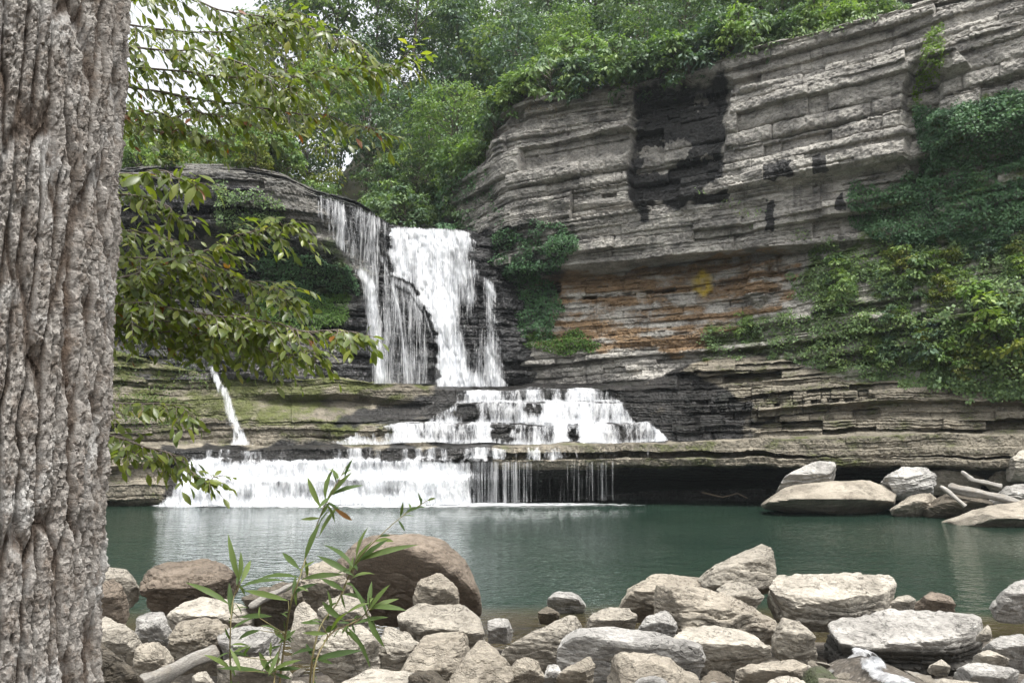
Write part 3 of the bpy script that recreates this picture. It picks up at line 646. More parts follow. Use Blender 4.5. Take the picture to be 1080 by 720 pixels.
def stone_mesh(name, P, n=5, seed=0, rough=1., bed=.8, soft=90, tilt=None):
    """A weathered stone: the hull of the points P with worn edges, bedding lines and pits. Its origin is its base."""
    P = np.asarray(P, float); lo, hi = P.min(0), P.max(0); c = (lo + hi) / 2; sc = np.maximum((hi - lo) / 2, .02)
    N, D = hull_planes((P - c) / sc); Rc = np.random.default_rng(seed + 31)
    N2 = Rc.normal(0, 1, (13, 3)); N2 /= np.linalg.norm(N2, axis=1)[:, None]; D2 = (((P - c) / sc) @ N2.T).max(0) * Rc.uniform(.70, .95, 13)
    N, D = np.vstack([N, N2]), np.concatenate([D, D2])      # broken-off corners
    U, Fc = ico(n); dt = np.maximum(U @ N.T, 1e-4) / np.maximum(D, .05)[None]
    r = (dt ** soft).sum(1) ** (-1 / soft)
    V = U * r[:, None] * sc; size = float(np.mean(sc)); mn = float(sc.min())
    q = V / size; R = np.random.default_rng(seed)
    dn = U / sc; dn /= np.linalg.norm(dn, axis=1)[:, None]
    tv = R.normal(0, .25, 3) + np.array([0, 0, 1.]) if tilt is None else np.asarray(tilt, float); tv /= np.linalg.norm(tv)
    h = V @ tv
    d = .055 * vn(q[:, 0] * 1.3, q[:, 1] * 1.3, q[:, 2] * 1.3, seed) + .05 * fbm(q[:, 0] * 3, q[:, 1] * 3, q[:, 2] * 3, o=3, seed=seed + 3)
    rid = 1 - np.abs(fbm(q[:, 0] * 2.2, q[:, 1] * 2.2, q[:, 2] * 2.2, o=3, seed=seed + 9))
    d -= .05 * np.clip(rid - .86, 0, 1) / .14
    d = d * mn * rough
    d += .020 * min(mn, .5) * fbm(V[:, 0] * 14, V[:, 1] * 14, V[:, 2] * 14, o=3, seed=seed + 5) * 1.4 * rough
    if bed > 0:
        lt = .09 + .05 * R.random(); k = h / lt + .8 * vn(q[:, 0] * 1.5, q[:, 1] * 1.5, q[:, 2] * 1.5, seed + 6)
        kf = k - np.floor(k); prt = _h(np.floor(k), np.zeros_like(k), np.floor(.6 * vn(q[:, 0] * 2, q[:, 1] * 2, q[:, 2] * 2, seed + 7)), seed) - .5
        side = 1 - np.abs(dn @ tv) ** 2
        d += bed * side * mn * (.14 * prt - .07 * np.exp(-kf / .12) - .05 * np.exp(-(1 - kf) / .15))
    V = V + dn * d[:, None]
    org = np.array([c[0], c[1], lo[2]])
    return mesh(name, V + c - org, Fc, n < 4), org

def stone_pts(pts, Y, thick=.75, ridge=.55, sink=.3, under=.30):
    """Hull points in the world from what is seen: (px, py[, dy]); tops lie back, feet come forward, hidden back and foot are added."""
    a = np.array([p[:2] for p in pts], float); y0, y1 = a[:, 1].min(), a[:, 1].max(); x0, x1 = a[:, 0].min(), a[:, 0].max()
    wid = (x1 - x0) * Y / F; T = thick * wid
    out = []
    for p in pts:
        hN = (y1 - p[1]) / (y1 - y0 + 1e-6)
        dy = p[2] if len(p) > 2 else T * .75 * sstep(ridge - .25, 1.05, hN) + under * T * sstep(.35, 0., hN)
        out.append(at(p[0], p[1], Y + dy))
    # the edge where top meets front
    cx = (x0 + x1) / 2
    for f in () if all(len(p) > 2 for p in pts) else (-.62, -.1, .5):
        xx = cx + f * (x1 - x0) / 2
        out.append(at(xx, y1 - (y1 - y0) * (ridge - .06 * abs(f)), Y - .04 * T))
        out.append(at(cx + f * .8 * (x1 - x0) / 2, y1 - (y1 - y0) * .06, Y + under * T))
    W = np.array(out); zb = W[:, 2].min() - sink * min(wid, .9); xc = W[:, 0].mean()
    ex = []
    for q in W[:len(pts)]:
        ex.append([xc + (q[0] - xc) * .86, Y + T, max(zb, q[2] - .55 * (q[2] - zb))]); ex.append([xc + (q[0] - xc) * .85, Y + T * (.2 + under), zb])
        ex.append([xc + (q[0] - xc) * .8, Y + T * .9, zb])
    return np.vstack([W, ex])

M_PALE = rock_mat('pale_limestone', (.42, .392, .34), (.30, .276, .235), (.12, .108, .09), layer=5, bumpd=.055, masks=False, rand=.14, fine=1.8)
M_GREY = rock_mat('grey_limestone', (.40, .39, .37), (.28, .272, .258), (.10, .096, .09), layer=7, bumpd=.055, masks=False, rand=.12, fine=1.8)
M_TAN = rock_mat('tan_sandstone', (.355, .325, .272), (.25, .223, .183), (.11, .094, .074), layer=5, bumpd=.055, masks=False, rand=.10, fine=1.8)
M_BROWN = rock_mat('brown_sandstone', (.215, .178, .142), (.145, .118, .092), (.065, .052, .041), layer=4, bumpd=.055, masks=False, rand=.08, fine=1.8)
M_DARK = rock_mat('dark_damp_stone', (.13, .11, .085), (.085, .075, .058), (.035, .03, .024), layer=4, bumpd=.035, masks=False, rand=.1, fine=1.8, rough=.7)

M_SLAB = rock_mat('dark_sided_slab', (.42, .405, .38), (.30, .288, .265), (.11, .104, .095), layer=7, bumpd=.055, masks=False, fine=1.8)
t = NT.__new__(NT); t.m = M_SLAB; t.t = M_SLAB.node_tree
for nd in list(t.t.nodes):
    if nd.type == 'BSDF_PRINCIPLED':      # the lower part of this stone is mixed towards near-black
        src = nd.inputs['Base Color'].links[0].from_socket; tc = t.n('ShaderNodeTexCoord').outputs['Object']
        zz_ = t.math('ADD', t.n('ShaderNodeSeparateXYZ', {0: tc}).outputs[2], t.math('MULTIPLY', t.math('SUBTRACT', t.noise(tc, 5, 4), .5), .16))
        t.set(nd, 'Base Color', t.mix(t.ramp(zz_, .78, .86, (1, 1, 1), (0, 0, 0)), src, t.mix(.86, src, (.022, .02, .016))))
def boulder(label, pts, Y, mat, name='boulder', n=5, group='boulders heaped along the near bank', cat='boulder', parent=None, **kw):
    hp = {k: kw.pop(k) for k in ('thick', 'ridge', 'sink', 'under') if k in kw}
    boulder.k += 1
    me, org = stone_mesh(name, stone_pts(pts, Y, **hp), n, 200 + boulder.k * 7, **kw)
    o = link(name, me, mat); o.location = org
    SPOTS.append((org[0], org[1], (max(p[0] for p in pts) - min(p[0] for p in pts)) * Y / F / 2))
    return tag(o, label, cat, group)
boulder.k = 0; SPOTS = []
B = boulder
# --- around the big tree, towards the water
B('broad brown flat-topped boulder at the water edge just beside the big trunk', [(143, 626), (154, 592), (173, 585), (215, 583), (232, 592), (247, 602), (249, 616), (234, 627), (195, 625), (154, 636)], 12, M_BROWN, ridge=.45, n=6)
B('pale rounded rock half hidden by the big trunk, next to the broad brown boulder', [(100, 595), (130, 595), (141, 615), (136, 630), (100, 626)], 12.2, M_PALE)
B('rough brown rock in front of the pale one at the edge of the big trunk', [(98, 612), (120, 609), (132, 622), (129, 646), (98, 652)], 11.2, M_BROWN)
B('low pale slab lying under the broad brown flat-topped boulder', [(173, 646), (198, 632), (235, 626), (258, 639), (264, 652), (235, 662), (200, 658)], 10.9, M_PALE, ridge=.4)
B('small squarish white and grey rock between the brown boulder and the driftwood log', [(143, 650), (158, 643), (178, 645), (184, 656), (178, 669), (160, 677), (143, 673)], 10, M_GREY)
B('pale block lying against the big trunk above the dark mossy boulder', [(96, 655), (108, 648), (140, 661), (143, 679), (128, 692), (98, 674)], 9.5, M_PALE)
B('tan pitted rock above the end of the grey driftwood log', [(176, 672), (190, 650), (215, 644), (237, 655), (241, 668), (215, 682), (195, 694), (177, 690)], 9.6, M_TAN, rough=1.5)
B('small tan angular rock above the thick end of the driftwood log', [(137, 690), (148, 678), (170, 673), (179, 690), (165, 705), (143, 708)], 8.8, M_TAN)
B('small smooth stone under the tip of the driftwood log', [(202, 712), (212, 705), (222, 711), (227, 728), (202, 728)], 8, M_PALE, n=4)
B('dark brown coarse boulder at the very foot of the big trunk', [(85, 665), (96, 668), (118, 692), (148, 720), (155, 745), (85, 745)], 6.4, M_DARK, rough=1.4)
B('pale bluish slab behind the stems of the leafy weed', [(225, 676), (240, 660), (285, 652), (302, 668), (275, 688), (232, 696)], 9.4, M_GREY, ridge=.35)
B('flat cream slab low behind the base of the leafy weed', [(222, 702), (235, 693), (290, 689), (302, 706), (262, 716), (228, 714)], 8.5, M_PALE, ridge=.4)
B('upright egg-shaped white rock behind the weed stems', [(305, 672), (311, 640), (322, 629), (336, 648), (331, 678), (312, 692)], 9.1, M_PALE, bed=.2)
B('mottled mossy rock behind the weed, leaning on the huge brown boulder', [(309, 612), (325, 596), (345, 591), (366, 604), (373, 626), (340, 634), (312, 628)], 11.6, M_TAN, rough=1.4)
B('dark damp rock between the broad brown boulder and the mottled mossy rock', [(254, 630), (280, 614), (310, 611), (319, 628), (290, 647), (262, 648)], 11, M_DARK)
B('pale rock tucked below the mottled mossy rock', [(335, 642), (360, 625), (386, 630), (392, 657), (360, 666), (338, 658)], 10.1, M_PALE)
B('large cream rock behind the drooping weed leaves', [(328, 682), (345, 661), (380, 654), (402, 676), (392, 699), (345, 704)], 9, M_PALE)
# --- the huge brown boulder and what lies before it
B('huge brown rounded boulder with a hollow shaded underside at the water edge', [(346, 594, .9), (362, 578, 1.0), (385, 564, 1.2), (412, 555, 1.5), (432, 552, 1.6), (459, 555, 1.5), (474, 566, 1.1), (497, 594, .55), (510, 620, .3), (514, 646, .5), (500, 653, .7), (352, 630, .9),
   (384, 584, 0), (425, 572, -.35), (458, 580, -.4), (486, 606, -.15), (380, 640, 1.3), (430, 645, 1.35), (474, 652, 1.1)], 12.6, M_BROWN, thick=.9, n=6, rough=.8, bed=.15, soft=22)
B('round brown stone resting in the hollow of the huge boulder', [(433, 624), (447, 605), (461, 601), (482, 616), (484, 631), (465, 642), (440, 640)], 11.6, M_TAN, bed=.1, n=5)
B('flat tan slab directly below the round brown stone', [(418, 648), (440, 636), (485, 636), (506, 650), (512, 667), (490, 676), (440, 674), (420, 664)], 10.6, M_PALE, ridge=.4)
B('leaning slab with a cracked edge below the flat tan slab', [(422, 708), (445, 669), (475, 654), (492, 657), (497, 672), (482, 697), (465, 722), (425, 716)], 9, M_TAN, ridge=.3, thick=.6)
B('large tapering tan slab pointing up to the small wet stone in the shallows', [(466, 724), (488, 688), (510, 664), (531, 680), (550, 722), (540, 745), (466, 745)], 8.4, M_TAN, ridge=.25, thick=.6)
B('cream block beside the leaning cracked slab', [(394, 682), (405, 659), (430, 661), (444, 678), (427, 704), (400, 710)], 9.4, M_PALE)
B('pale flat rock between the weed and the large tapering slab, cut off below', [(350, 714), (370, 702), (430, 706), (466, 715), (470, 745), (350, 745)], 7.8, M_PALE, ridge=.5)
B('small wet stone standing in the shallows beside the huge boulder', [(510, 656), (525, 650), (538, 650), (543, 660), (536, 669), (515, 670)], 13.2, M_GREY, n=4, group='stones standing in the shallows')
B('low flat stone farthest out in the shallow water', [(576, 632), (585, 624), (600, 622), (615, 628), (619, 636), (580, 638)], 16.6, M_GREY, n=4, group='stones standing in the shallows')
B('small dark stone in the shallows in front of the low flat one', [(567, 644), (575, 638), (591, 645), (589, 652), (570, 650)], 15, M_DARK, n=4, group='stones standing in the shallows')
# --- the middle of the heap
B('long pale slab tilted up at the shallow water in the middle of the bank', [(528, 686), (565, 665), (600, 647), (610, 644), (617, 655), (611, 662), (557, 694), (535, 694)], 10.6, M_PALE, ridge=.45, thick=.4)
B('long grey slab with a white vein across it', [(586, 700, .25), (589, 662, .35), (600, 654, .7), (680, 663, .6), (742, 675, .5), (744, 697, .15), (735, 708, .2), (690, 697, .15), (640, 690, .15), (602, 706, .25), (606, 668, 0), (690, 676, 0), (738, 684, .02)], 9.9, M_GREY, thick=.35, rough=.7)
B('finger-shaped yellowish stone below the long grey slab', [(582, 720), (600, 700), (622, 689), (629, 700), (611, 716), (590, 725)], 8.8, M_TAN, n=4)
B('small grey stone between the tan block and the finger-shaped stone', [(572, 713), (578, 700), (590, 699), (594, 711), (580, 719)], 8.9, M_GREY, n=4)
B('tan block between the tapering slab and the small grey stone', [(534, 702), (545, 691), (568, 696), (574, 714), (545, 722)], 8.7, M_TAN)
B('angular pale block crowning the middle heap of rocks', [(738, 604, .2), (752, 596, .25), (805, 571, .65), (814, 576, .6), (826, 607, .2), (800, 620, .05), (764, 616, -.1), (744, 618, .1), (762, 600, -.08), (800, 590, .1)], 12.9, M_PALE, thick=.6, rough=.6)
B('brown-shadowed rock under the shoulder of the crowning block', [(654, 637), (665, 618), (700, 601), (741, 600), (746, 616), (700, 632), (675, 648)], 12.9, M_TAN)
B('big wedge-shaped slab sloping down below the crowning block', [(688, 646, .45), (691, 617, .5), (711, 610, .6), (780, 630, .55), (827, 657, .35), (824, 675, .15), (800, 672, .1), (760, 660, .0), (722, 664, -.1), (712, 622, -.12), (790, 648, -.02), (700, 658, .25)], 11.7, M_TAN, thick=.4, n=6)
B('rounded rock wedged between the crowning block and the wedge-shaped slab', [(754, 618), (780, 611), (800, 619), (809, 630), (800, 639), (765, 628)], 12.3, M_PALE)
B('low pale rock at the water side of the wedge-shaped slab', [(619, 653), (630, 642), (660, 639), (673, 648), (667, 660), (630, 661)], 12.4, M_PALE)
B('small rounded rock in front of the wedge-shaped slab', [(674, 662), (685, 645), (700, 640), (716, 652), (713, 662), (690, 668)], 11.4, M_GREY)
B('thick slab with a dark broken front end above the big bottom rock', [(692, 668, .4), (740, 658, .9), (780, 658, .95), (812, 667, .6), (820, 690, .45), (800, 695, .5), (745, 693, .5), (742, 674, -.02), (800, 674, -.05), (816, 680, .1)], 10.2, M_PALE, thick=.5)
B('big smooth-faced rock at the bottom edge of the middle heap', [(634, 728, .35), (639, 690, .4), (655, 678, .35), (700, 688, .5), (748, 722, .3), (746, 748, .2), (634, 748, .3), (656, 684, -.02), (668, 745, -.15)], 8, M_TAN, thick=.5, rough=.7)
B('square-ended block leaning over the little stream', [(817, 657), (825, 645), (848, 657), (866, 670), (863, 693), (845, 689), (820, 675)], 10.8, M_PALE, soft=36)
B('low brownish slab between the thick slab and the stream', [(773, 708), (800, 694), (840, 687), (853, 700), (851, 718), (790, 722)], 9.2, M_TAN)
B('pale slab at the bottom edge beside the mossy log', [(798, 724), (820, 713), (850, 711), (860, 728), (858, 745), (798, 745)], 8.3, M_PALE)
B('dark stone in the gap below the thick slab', [(735, 718), (750, 706), (772, 708), (778, 722), (760, 735), (738, 732)], 8.9, M_DARK)
# --- the flat rocks by the stream
B('broad white layered slab above the little stream', [(806, 623, .3), (822, 607, .9), (870, 603, 1.1), (910, 596, 1.2), (936, 602, .9), (947, 612, .5), (940, 621, .6), (915, 637, .6), (898, 648, .5), (870, 660, .35), (850, 655, .3), (825, 638, .3), (930, 615, .1), (880, 632, -.1), (845, 634, -.05)], 12.3, M_PALE, thick=.5, n=6, bed=.9, tilt=(.12, -.5, 1))
B('big flat-topped boulder with a pale weathered top and dark sides over the stream', [(873, 657, .9), (910, 645, 1.1), (960, 632, 1.35), (1020, 636, 1.2), (1037, 642, .9), (884, 668, .1), (930, 673, -.15), (985, 666, -.1), (1030, 652, .3), (878, 690, .8), (900, 704, .85), (950, 709, .8), (1000, 692, .9), (1031, 664, .9)], 11, M_SLAB, ridge=.55, thick=.5, n=6, bed=1.1, soft=40, tilt=(.05, -.1, 1))
B('small rock peeping out behind the big flat-topped boulder', [(934, 642), (945, 630), (957, 624), (968, 633), (950, 643)], 12.6, M_PALE, n=4)
B('smooth grey rock in the water at the far end of the pebble beach', [(1052, 638), (1058, 622), (1075, 611), (1095, 608), (1095, 645), (1065, 644)], 14, M_GREY)
B('grey block on the pebble beach under the grey water rock', [(1044, 677), (1060, 667), (1090, 667), (1095, 694), (1060, 692)], 9.6, M_GREY)
B('long thin slab lying flat on the pebbles', [(1013, 702), (1040, 695), (1076, 705), (1072, 718), (1030, 715)], 8.9, M_GREY, ridge=.4)
B('flat oval stone on the pebbles above the long thin slab', [(1029, 689), (1045, 684), (1067, 692), (1050, 699)], 9.4, M_PALE, n=4)
B('egg-sized pale stone on the pebbles in front of the flat-topped boulder', [(982, 701), (993, 694), (1004, 700), (995, 708)], 9.3, M_PALE, n=4)
B('pointed pale stone against the end of the flat-topped boulder', [(1033, 668), (1042, 657), (1048, 668), (1040, 675)], 10.3, M_PALE, n=4)
B('pale slab at the bottom edge of the pebble beach', [(972, 726), (1000, 710), (1032, 711), (1040, 728), (1035, 745), (972, 745)], 8.2, M_PALE)
# --- far shore
FG = 'boulders on the far shore of the pool'
B('grey boulder tilted up on top of the pale far-shore slab', [(815, 517), (835, 500), (870, 482), (880, 484), (885, 499), (860, 508), (830, 518)], 41.5, M_GREY, group=FG, thick=.5)
B('largest pale slab sloping into the pool on the far shore', [(808, 530), (825, 515), (850, 506), (930, 501), (948, 508), (942, 522), (920, 537), (870, 538), (815, 534)], 39, M_TAN, group=FG, thick=.5, ridge=.35, bed=.15, rough=.6)
B('grey rounded boulder beside the largest far-shore slab', [(934, 502), (945, 490), (975, 487), (989, 500), (986, 517), (960, 523), (940, 515)], 40.5, M_GREY, group=FG)
B('tall pale block against the ledge on the far shore', [(974, 493), (1000, 478), (1030, 475), (1041, 490), (1043, 512), (1000, 518), (983, 513)], 42, M_TAN, group=FG, bed=.15, thick=.4)
B('narrow upright pale block next to the tall far-shore block', [(1047, 502), (1060, 482), (1072, 479), (1076, 502), (1060, 514)], 41, M_TAN, group=FG)
B('pale boulder against the ledge at the end of the far shore', [(1066, 482), (1080, 471), (1098, 474), (1100, 503), (1072, 500)], 39.5, M_PALE, group=FG)
B('smooth pale slab sliding into the pool under the driftwood', [(1018, 550), (1040, 534), (1085, 526), (1120, 528), (1120, 556), (1050, 556)], 33.5, M_TAN, group=FG, ridge=.4, bed=.1)
B('low jumbled rock between the largest slab and the driftwood', [(944, 536), (965, 520), (990, 517), (988, 532), (962, 541)], 38.5, M_TAN, group=FG)
B('dark rock under the driftwood logs', [(985, 535), (1000, 519), (1030, 520), (1050, 530), (1030, 543), (998, 542)], 37.5, M_DARK, group=FG)
B('grey rock at the end of the brown driftwood log', [(1050, 530), (1062, 512), (1090, 508), (1100, 528), (1075, 535)], 37.5, M_GREY, group=FG)
# ------------------------------------------------------------------ white vein of the long grey slab stays in the stone: small ridge part is left out
# ------------------------------------------------------------------ driftwood
m = NT('driftwood'); g = m.noise(m.coord('Generated', (2, 30, 30)), 1, 5, .6); g2 = m.noise(m.coord('Object'), 3, 4, .6)
r_ = m.n('ShaderNodeObjectInfo').outputs['Random']
c = m.mix(m.ramp(g, .35, .65), (.25, .235, .21), (.12, .11, .095)); c = m.mix(m.ramp(g2, .5, .7, (0, 0, 0), (.6, .6, .6)), c, (.16, .13, .09))
M_WOOD = m.fin(m.n('ShaderNodeBsdfPrincipled', {'Base Color': c, 'Roughness': .85, 'Normal': m.bump(g, .8, .02)}).outputs[0])
m = NT('bleached_driftwood'); g = m.noise(m.coord('Object', (4, 4, 4)), 2, 4, .6)
M_BLEACH = m.fin(m.n('ShaderNodeBsdfPrincipled', {'Base Color': m.mix(m.ramp(g, .3, .7), (.30, .285, .26), (.2, .185, .16)), 'Roughness': .8}).outputs[0])
m = NT('mossy_wood'); g = m.noise(m.coord('Object'), 5, 5, .65)
M_MOSSWOOD = m.fin(m.n('ShaderNodeBsdfPrincipled', {'Base Color': m.mix(m.ramp(g, .4, .6), (.034, .032, .02), (.034, .042, .016)), 'Roughness': .9, 'Normal': m.bump(g, .8, .03)}).outputs[0])
m = NT('dark_wood'); M_DARKWOOD = m.fin(m.n('ShaderNodeBsdfPrincipled', {'Base Color': m.mix(m.noise(m.coord('Object'), 6, 4), (.13, .095, .06), (.055, .042, .03)), 'Roughness': .8}).outputs[0])
def log(label, pp, Y0, Y1, r0, r1, mat, name='driftwood_log', seed=0, group='driftwood stranded among the rocks'):
    t = np.linspace(0, 1, 36); xs = np.interp(t, np.linspace(0, 1, len(pp)), [p[0] for p in pp]); ys = np.interp(t, np.linspace(0, 1, len(pp)), [p[1] for p in pp])
    P = at(xs, ys, Y0 + (Y1 - Y0) * t); P += .22 * r0 * np.stack([vn(t * 4, seed=seed + k) for k in range(3)], -1)
    rad = (r0 + (r1 - r0) * t) * (1 + .18 * vn(t * 7, seed=seed + 5)); rad[0] *= .55; rad[1] *= .9
    V, Fq = tube(P, rad, 22); n_ = len(V)
    c_ = P[np.minimum(np.arange(n_) // 22, 35)]; dv = V - c_
    V = c_ + dv * (1 + .22 * vn(np.arange(n_) % 22 * .8, np.arange(n_) // 22 * .07, seed=seed + 7))[:, None]
    org = P[0].copy(); me = tubemesh(name, [(V - org, Fq)]); o = link(name, me, mat); o.location = org
    return tag(o, label, 'driftwood', group)
log('thick grey driftwood log lying at the foot of the big trunk', [(146, 722), (180, 708), (228, 686)], 7.6, 8.6, .07, .085, M_WOOD, seed=301)
B('low moss-greened dark rock beside the little stream', [(846, 704), (860, 697), (880, 706), (896, 720), (892, 738), (850, 726)], 8.9, M_MOSSWOOD, ridge=.5)
log('long brown driftwood log on the far-shore rocks', [(1000, 514), (1035, 520), (1078, 530)], 38.2, 36.6, .24, .16, M_WOOD, seed=321)
log('thin bleached stick leaning below the long brown log', [(992, 512), (1004, 522), (1018, 534)], 37.6, 37.0, .09, .11, M_BLEACH, seed=331)
log('pale bleached branch lying across the far-shore rocks above the brown log', [(1014, 497), (1026, 506), (1056, 513)], 38.6, 38.0, .10, .12, M_BLEACH, seed=341)
log('dark waterlogged branch floating under the ledge across the pool', [(740, 519), (762, 524), (778, 520), (788, 525)], 47.2, 46.2, .05, .025, M_DARKWOOD, seed=351)
B('jagged reddish-brown rock peeping over the top of the flat-topped boulder', [(968, 638), (972, 630), (986, 622), (996, 629), (1013, 633), (1010, 640)], 12.7, M_BROWN, n=4)
log('slim grey pole among the rocks behind the leafy weed', [(262, 640), (290, 625), (316, 613)], 10.6, 11.0, .05, .035, M_WOOD, seed=371)

# ------------------------------------------------------------------ loose stones filling the bank
fm = []
for k in range(7):
    R = np.random.default_rng(900 + k); P = R.normal(0, 1, (16, 3)); P /= np.linalg.norm(P, axis=1)[:, None]; P *= np.array([1, .8, .55]) * R.uniform(.8, 1.2, 3)
    P[:, 2] = np.maximum(P[:, 2], -.4); me, _ = stone_mesh('stone', P, 4, 950 + k, soft=20, bed=.4); fm.append(me)
mats = [M_PALE, M_GREY, M_TAN, M_PALE, M_TAN, M_GREY, M_DARK]
for me, mm in zip(fm, mats): me.materials.append(mm)
R = np.random.default_rng(5); cnt = 0
for tries in range(9000):
    if cnt >= 200: break
    Y = R.uniform(7.2, 15.5); pxx = R.uniform(60, 1110) if R.random() < .7 else R.uniform(880, 1000) if R.random() < .6 else R.uniform(960, 1110); X = (pxx - 540) * Y / F; z = float(terrain(X, Y))
    if z < -.12 or (z < 0 and R.random() < .6): continue
    big = R.random() < .25
    sz = R.uniform(.16, .34) if big else R.uniform(.06, .17)
    if pxx > 960: sz *= .6
    if min(((X - a) ** 2 + (Y - b) ** 2) ** .5 - c * .62 for a, b, c in SPOTS) < sz * .5: continue
    if Y < 11.6 and abs(X - (4.62 - .62 * (11.6 - Y) / 4.2)) < .36 + sz * .6: continue
    k = int(R.integers(0, 7)); o = bpy.data.objects.new('stone', fm[k]); COL.objects.link(o)
    o.location = (X, Y, z - sz * .12); o.scale = (sz * R.uniform(.8, 1.3), sz * R.uniform(.8, 1.2), sz * R.uniform(.6, 1.1)); o.rotation_euler = (R.normal(0, .3), R.normal(0, .3), R.uniform(0, 6.28))
    tag(o, 'loose stone filling a gap between the boulders of the near bank', 'stone', 'loose stones between the boulders'); cnt += 1
    SPOTS.append((X, Y, sz))
for q in range(92):
    Y = R.uniform(8.3, 10.6); X = (R.uniform(905, 1010) - 540) * Y / F; sz = R.uniform(.05, .15)
    if q >= 46:
        Y = 8.2 + 2.7 * (q - 46) / 46; X = 4.62 - .62 * (11.6 - Y) / 4.2 + (1 if q % 2 else -1) * R.uniform(.34, .72); sz = R.uniform(.09, .19)
    if abs(X - (4.62 - .62 * (11.6 - Y) / 4.2)) < .2 + sz: X += .45
    k = int(R.integers(0, 6)); o = bpy.data.objects.new('stone', fm[k]); COL.objects.link(o); o.location = (X, Y, float(terrain(X, Y)) - sz * .1); o.scale = (sz * R.uniform(.9, 1.5), sz, sz * R.uniform(.5, .9)); o.rotation_euler = (R.normal(0, .3), R.normal(0, .3), R.uniform(0, 6.28))
    tag(o, 'loose stone filling a gap between the boulders of the near bank', 'stone', 'loose stones between the boulders')
# ------------------------------------------------------------------ little stream running out between the rocks
bk = empty('stream', (4.35, 10, float(terrain(4.35, 10)))); tag(bk, 'little stream of white water tumbling out between the mossy rock and the flat-topped boulder', 'stream')
tt = np.linspace(0, 1, 90)[:, None]; ww = np.linspace(-1, 1, 22)[None]
SX = 4.62 - .62 * tt + .08 * np.sin(tt * 7) + ww * (.09 + .11 * tt); SY = 11.6 - 4.2 * tt + 0 * ww
SZ = terrain(SX, SY) + .03 + .05 * (1 - ww ** 2) + .03 * fbm(SX * 6, SY * 5, seed=121)
dn = np.clip(.44 + .55 * vn(SX * 9, SY * 3, seed=120), 0, 1) * sstep(1, .6, np.abs(ww + 0 * tt))
me = mesh('water_sheet', np.stack([SX, SY, SZ], -1).reshape(-1, 3), gridfaces(90, 22), True, {'flow': np.stack([SX, SY, dn], -1).reshape(-1, 3)}); o = link('water_sheet', me, M_BROOK, bk); inv(o, bk)
# ================================================================== leaves
LT = np.array([0, .28, .55, .8, 1.]); LW = np.array([.06, .78, 1., .62, 0.])
def leaf_arrays(base, D, Nn, L, W, droop, rnd, fold=.22, curl=0.):
    """Folded, drooping leaf blades: base points, directions, face normals, lengths, widths."""
    D = D / (np.linalg.norm(D, axis=1)[:, None] + 1e-9); Sd = np.cross(D, Nn); Sd /= np.linalg.norm(Sd, axis=1)[:, None] + 1e-9; Nn = np.cross(Sd, D)
    n = len(base); rows = []
    for side in (-1, 0, 1):
        for t, w_ in zip(LT, LW):
            if side != 0 and w_ == 0: continue
            p = base + D * (L * t)[:, None] + Nn * (-(droop * L) * t * t)[:, None] + np.array([0, 0, -1.]) * (curl * L * t * t)[:, None] if np.ndim(curl) else base + D * (L * t)[:, None] - Nn * (droop * L * t * t)[:, None]
            if side != 0: p = p + Sd * (side * W * .5 * w_)[:, None] + Nn * (fold * W * .5 * w_)[:, None]
            rows.append(p)
    V = np.stack(rows, 1)                         # n, 13: left 4, mid 5, right 4
    l, m_, r = [0, 1, 2, 3], [4, 5, 6, 7, 8], [9, 10, 11, 12]; q = []
    for k in range(3): q += [(l[k], l[k + 1], m_[k + 1], m_[k]), (m_[k], m_[k + 1], r[k + 1], r[k])]
    tri = [(l[3], m_[4], m_[3]), (m_[3], m_[4], r[3])]
    q += [(a, b, c, c) for a, b, c in tri]
    Fq = (np.arange(n)[:, None, None] * 13 + np.array(q)[None]).reshape(-1, 4)
    at_ = np.stack([np.repeat(rnd, 13), np.tile(np.concatenate([LT[:4], LT, LT[:4]]), n), np.zeros(n * 13)], -1)
    return V.reshape(-1, 3), Fq, at_

def leaf_mesh(name, V, Fq, A):
    me = bpy.data.meshes.new(name)
    tri = Fq[:, 2] == Fq[:, 3]
    Ft = np.vstack([Fq[:, :3], Fq[~tri][:, [0, 2, 3]]])
    return mesh(name, V, Ft, True, {'leaf': A})

def leaf_mat(name, stops, trans=.45, rough=.5, rand=.0, spec=.3, dusk=0.):
    """stops: [(position, colour)] over each leaf's own random number."""
    m = NT(name)
    f = m.n('ShaderNodeSeparateXYZ', {0: m.attr('leaf').outputs['Vector']})
    r = m.n('ShaderNodeValToRGB', {'Fac': f.outputs[0]}); e = r.color_ramp.elements
    e[0].position, e[0].color = stops[0][0], (*stops[0][1], 1); e[1].position, e[1].color = stops[-1][0], (*stops[-1][1], 1)
    for p, c in stops[1:-1]: x = e.new(p); x.color = (*c, 1)
    c = r.outputs[0]
    if rand:
        o_ = m.n('ShaderNodeObjectInfo').outputs['Random']
        c = m.mix(1., c, m.ramp(o_, 0, 1, (1 - rand, 1 - rand, 1 - .3 * rand), (1 + rand * 1.1, 1 + rand * .9, 1 - .3 * rand)), 'MULTIPLY')
    b = m.n('ShaderNodeBsdfPrincipled', {'Base Color': c, 'Roughness': rough, 'Specular IOR Level': spec})
    t = m.n('ShaderNodeBsdfTranslucent', {'Color': m.mix(1., c, (1.35, 1.5, .55), 'MULTIPLY')})
    return m.fin(m.n('ShaderNodeMixShader', {0: trans, 1: b.outputs[0], 2: t.outputs[0]}).outputs[0])

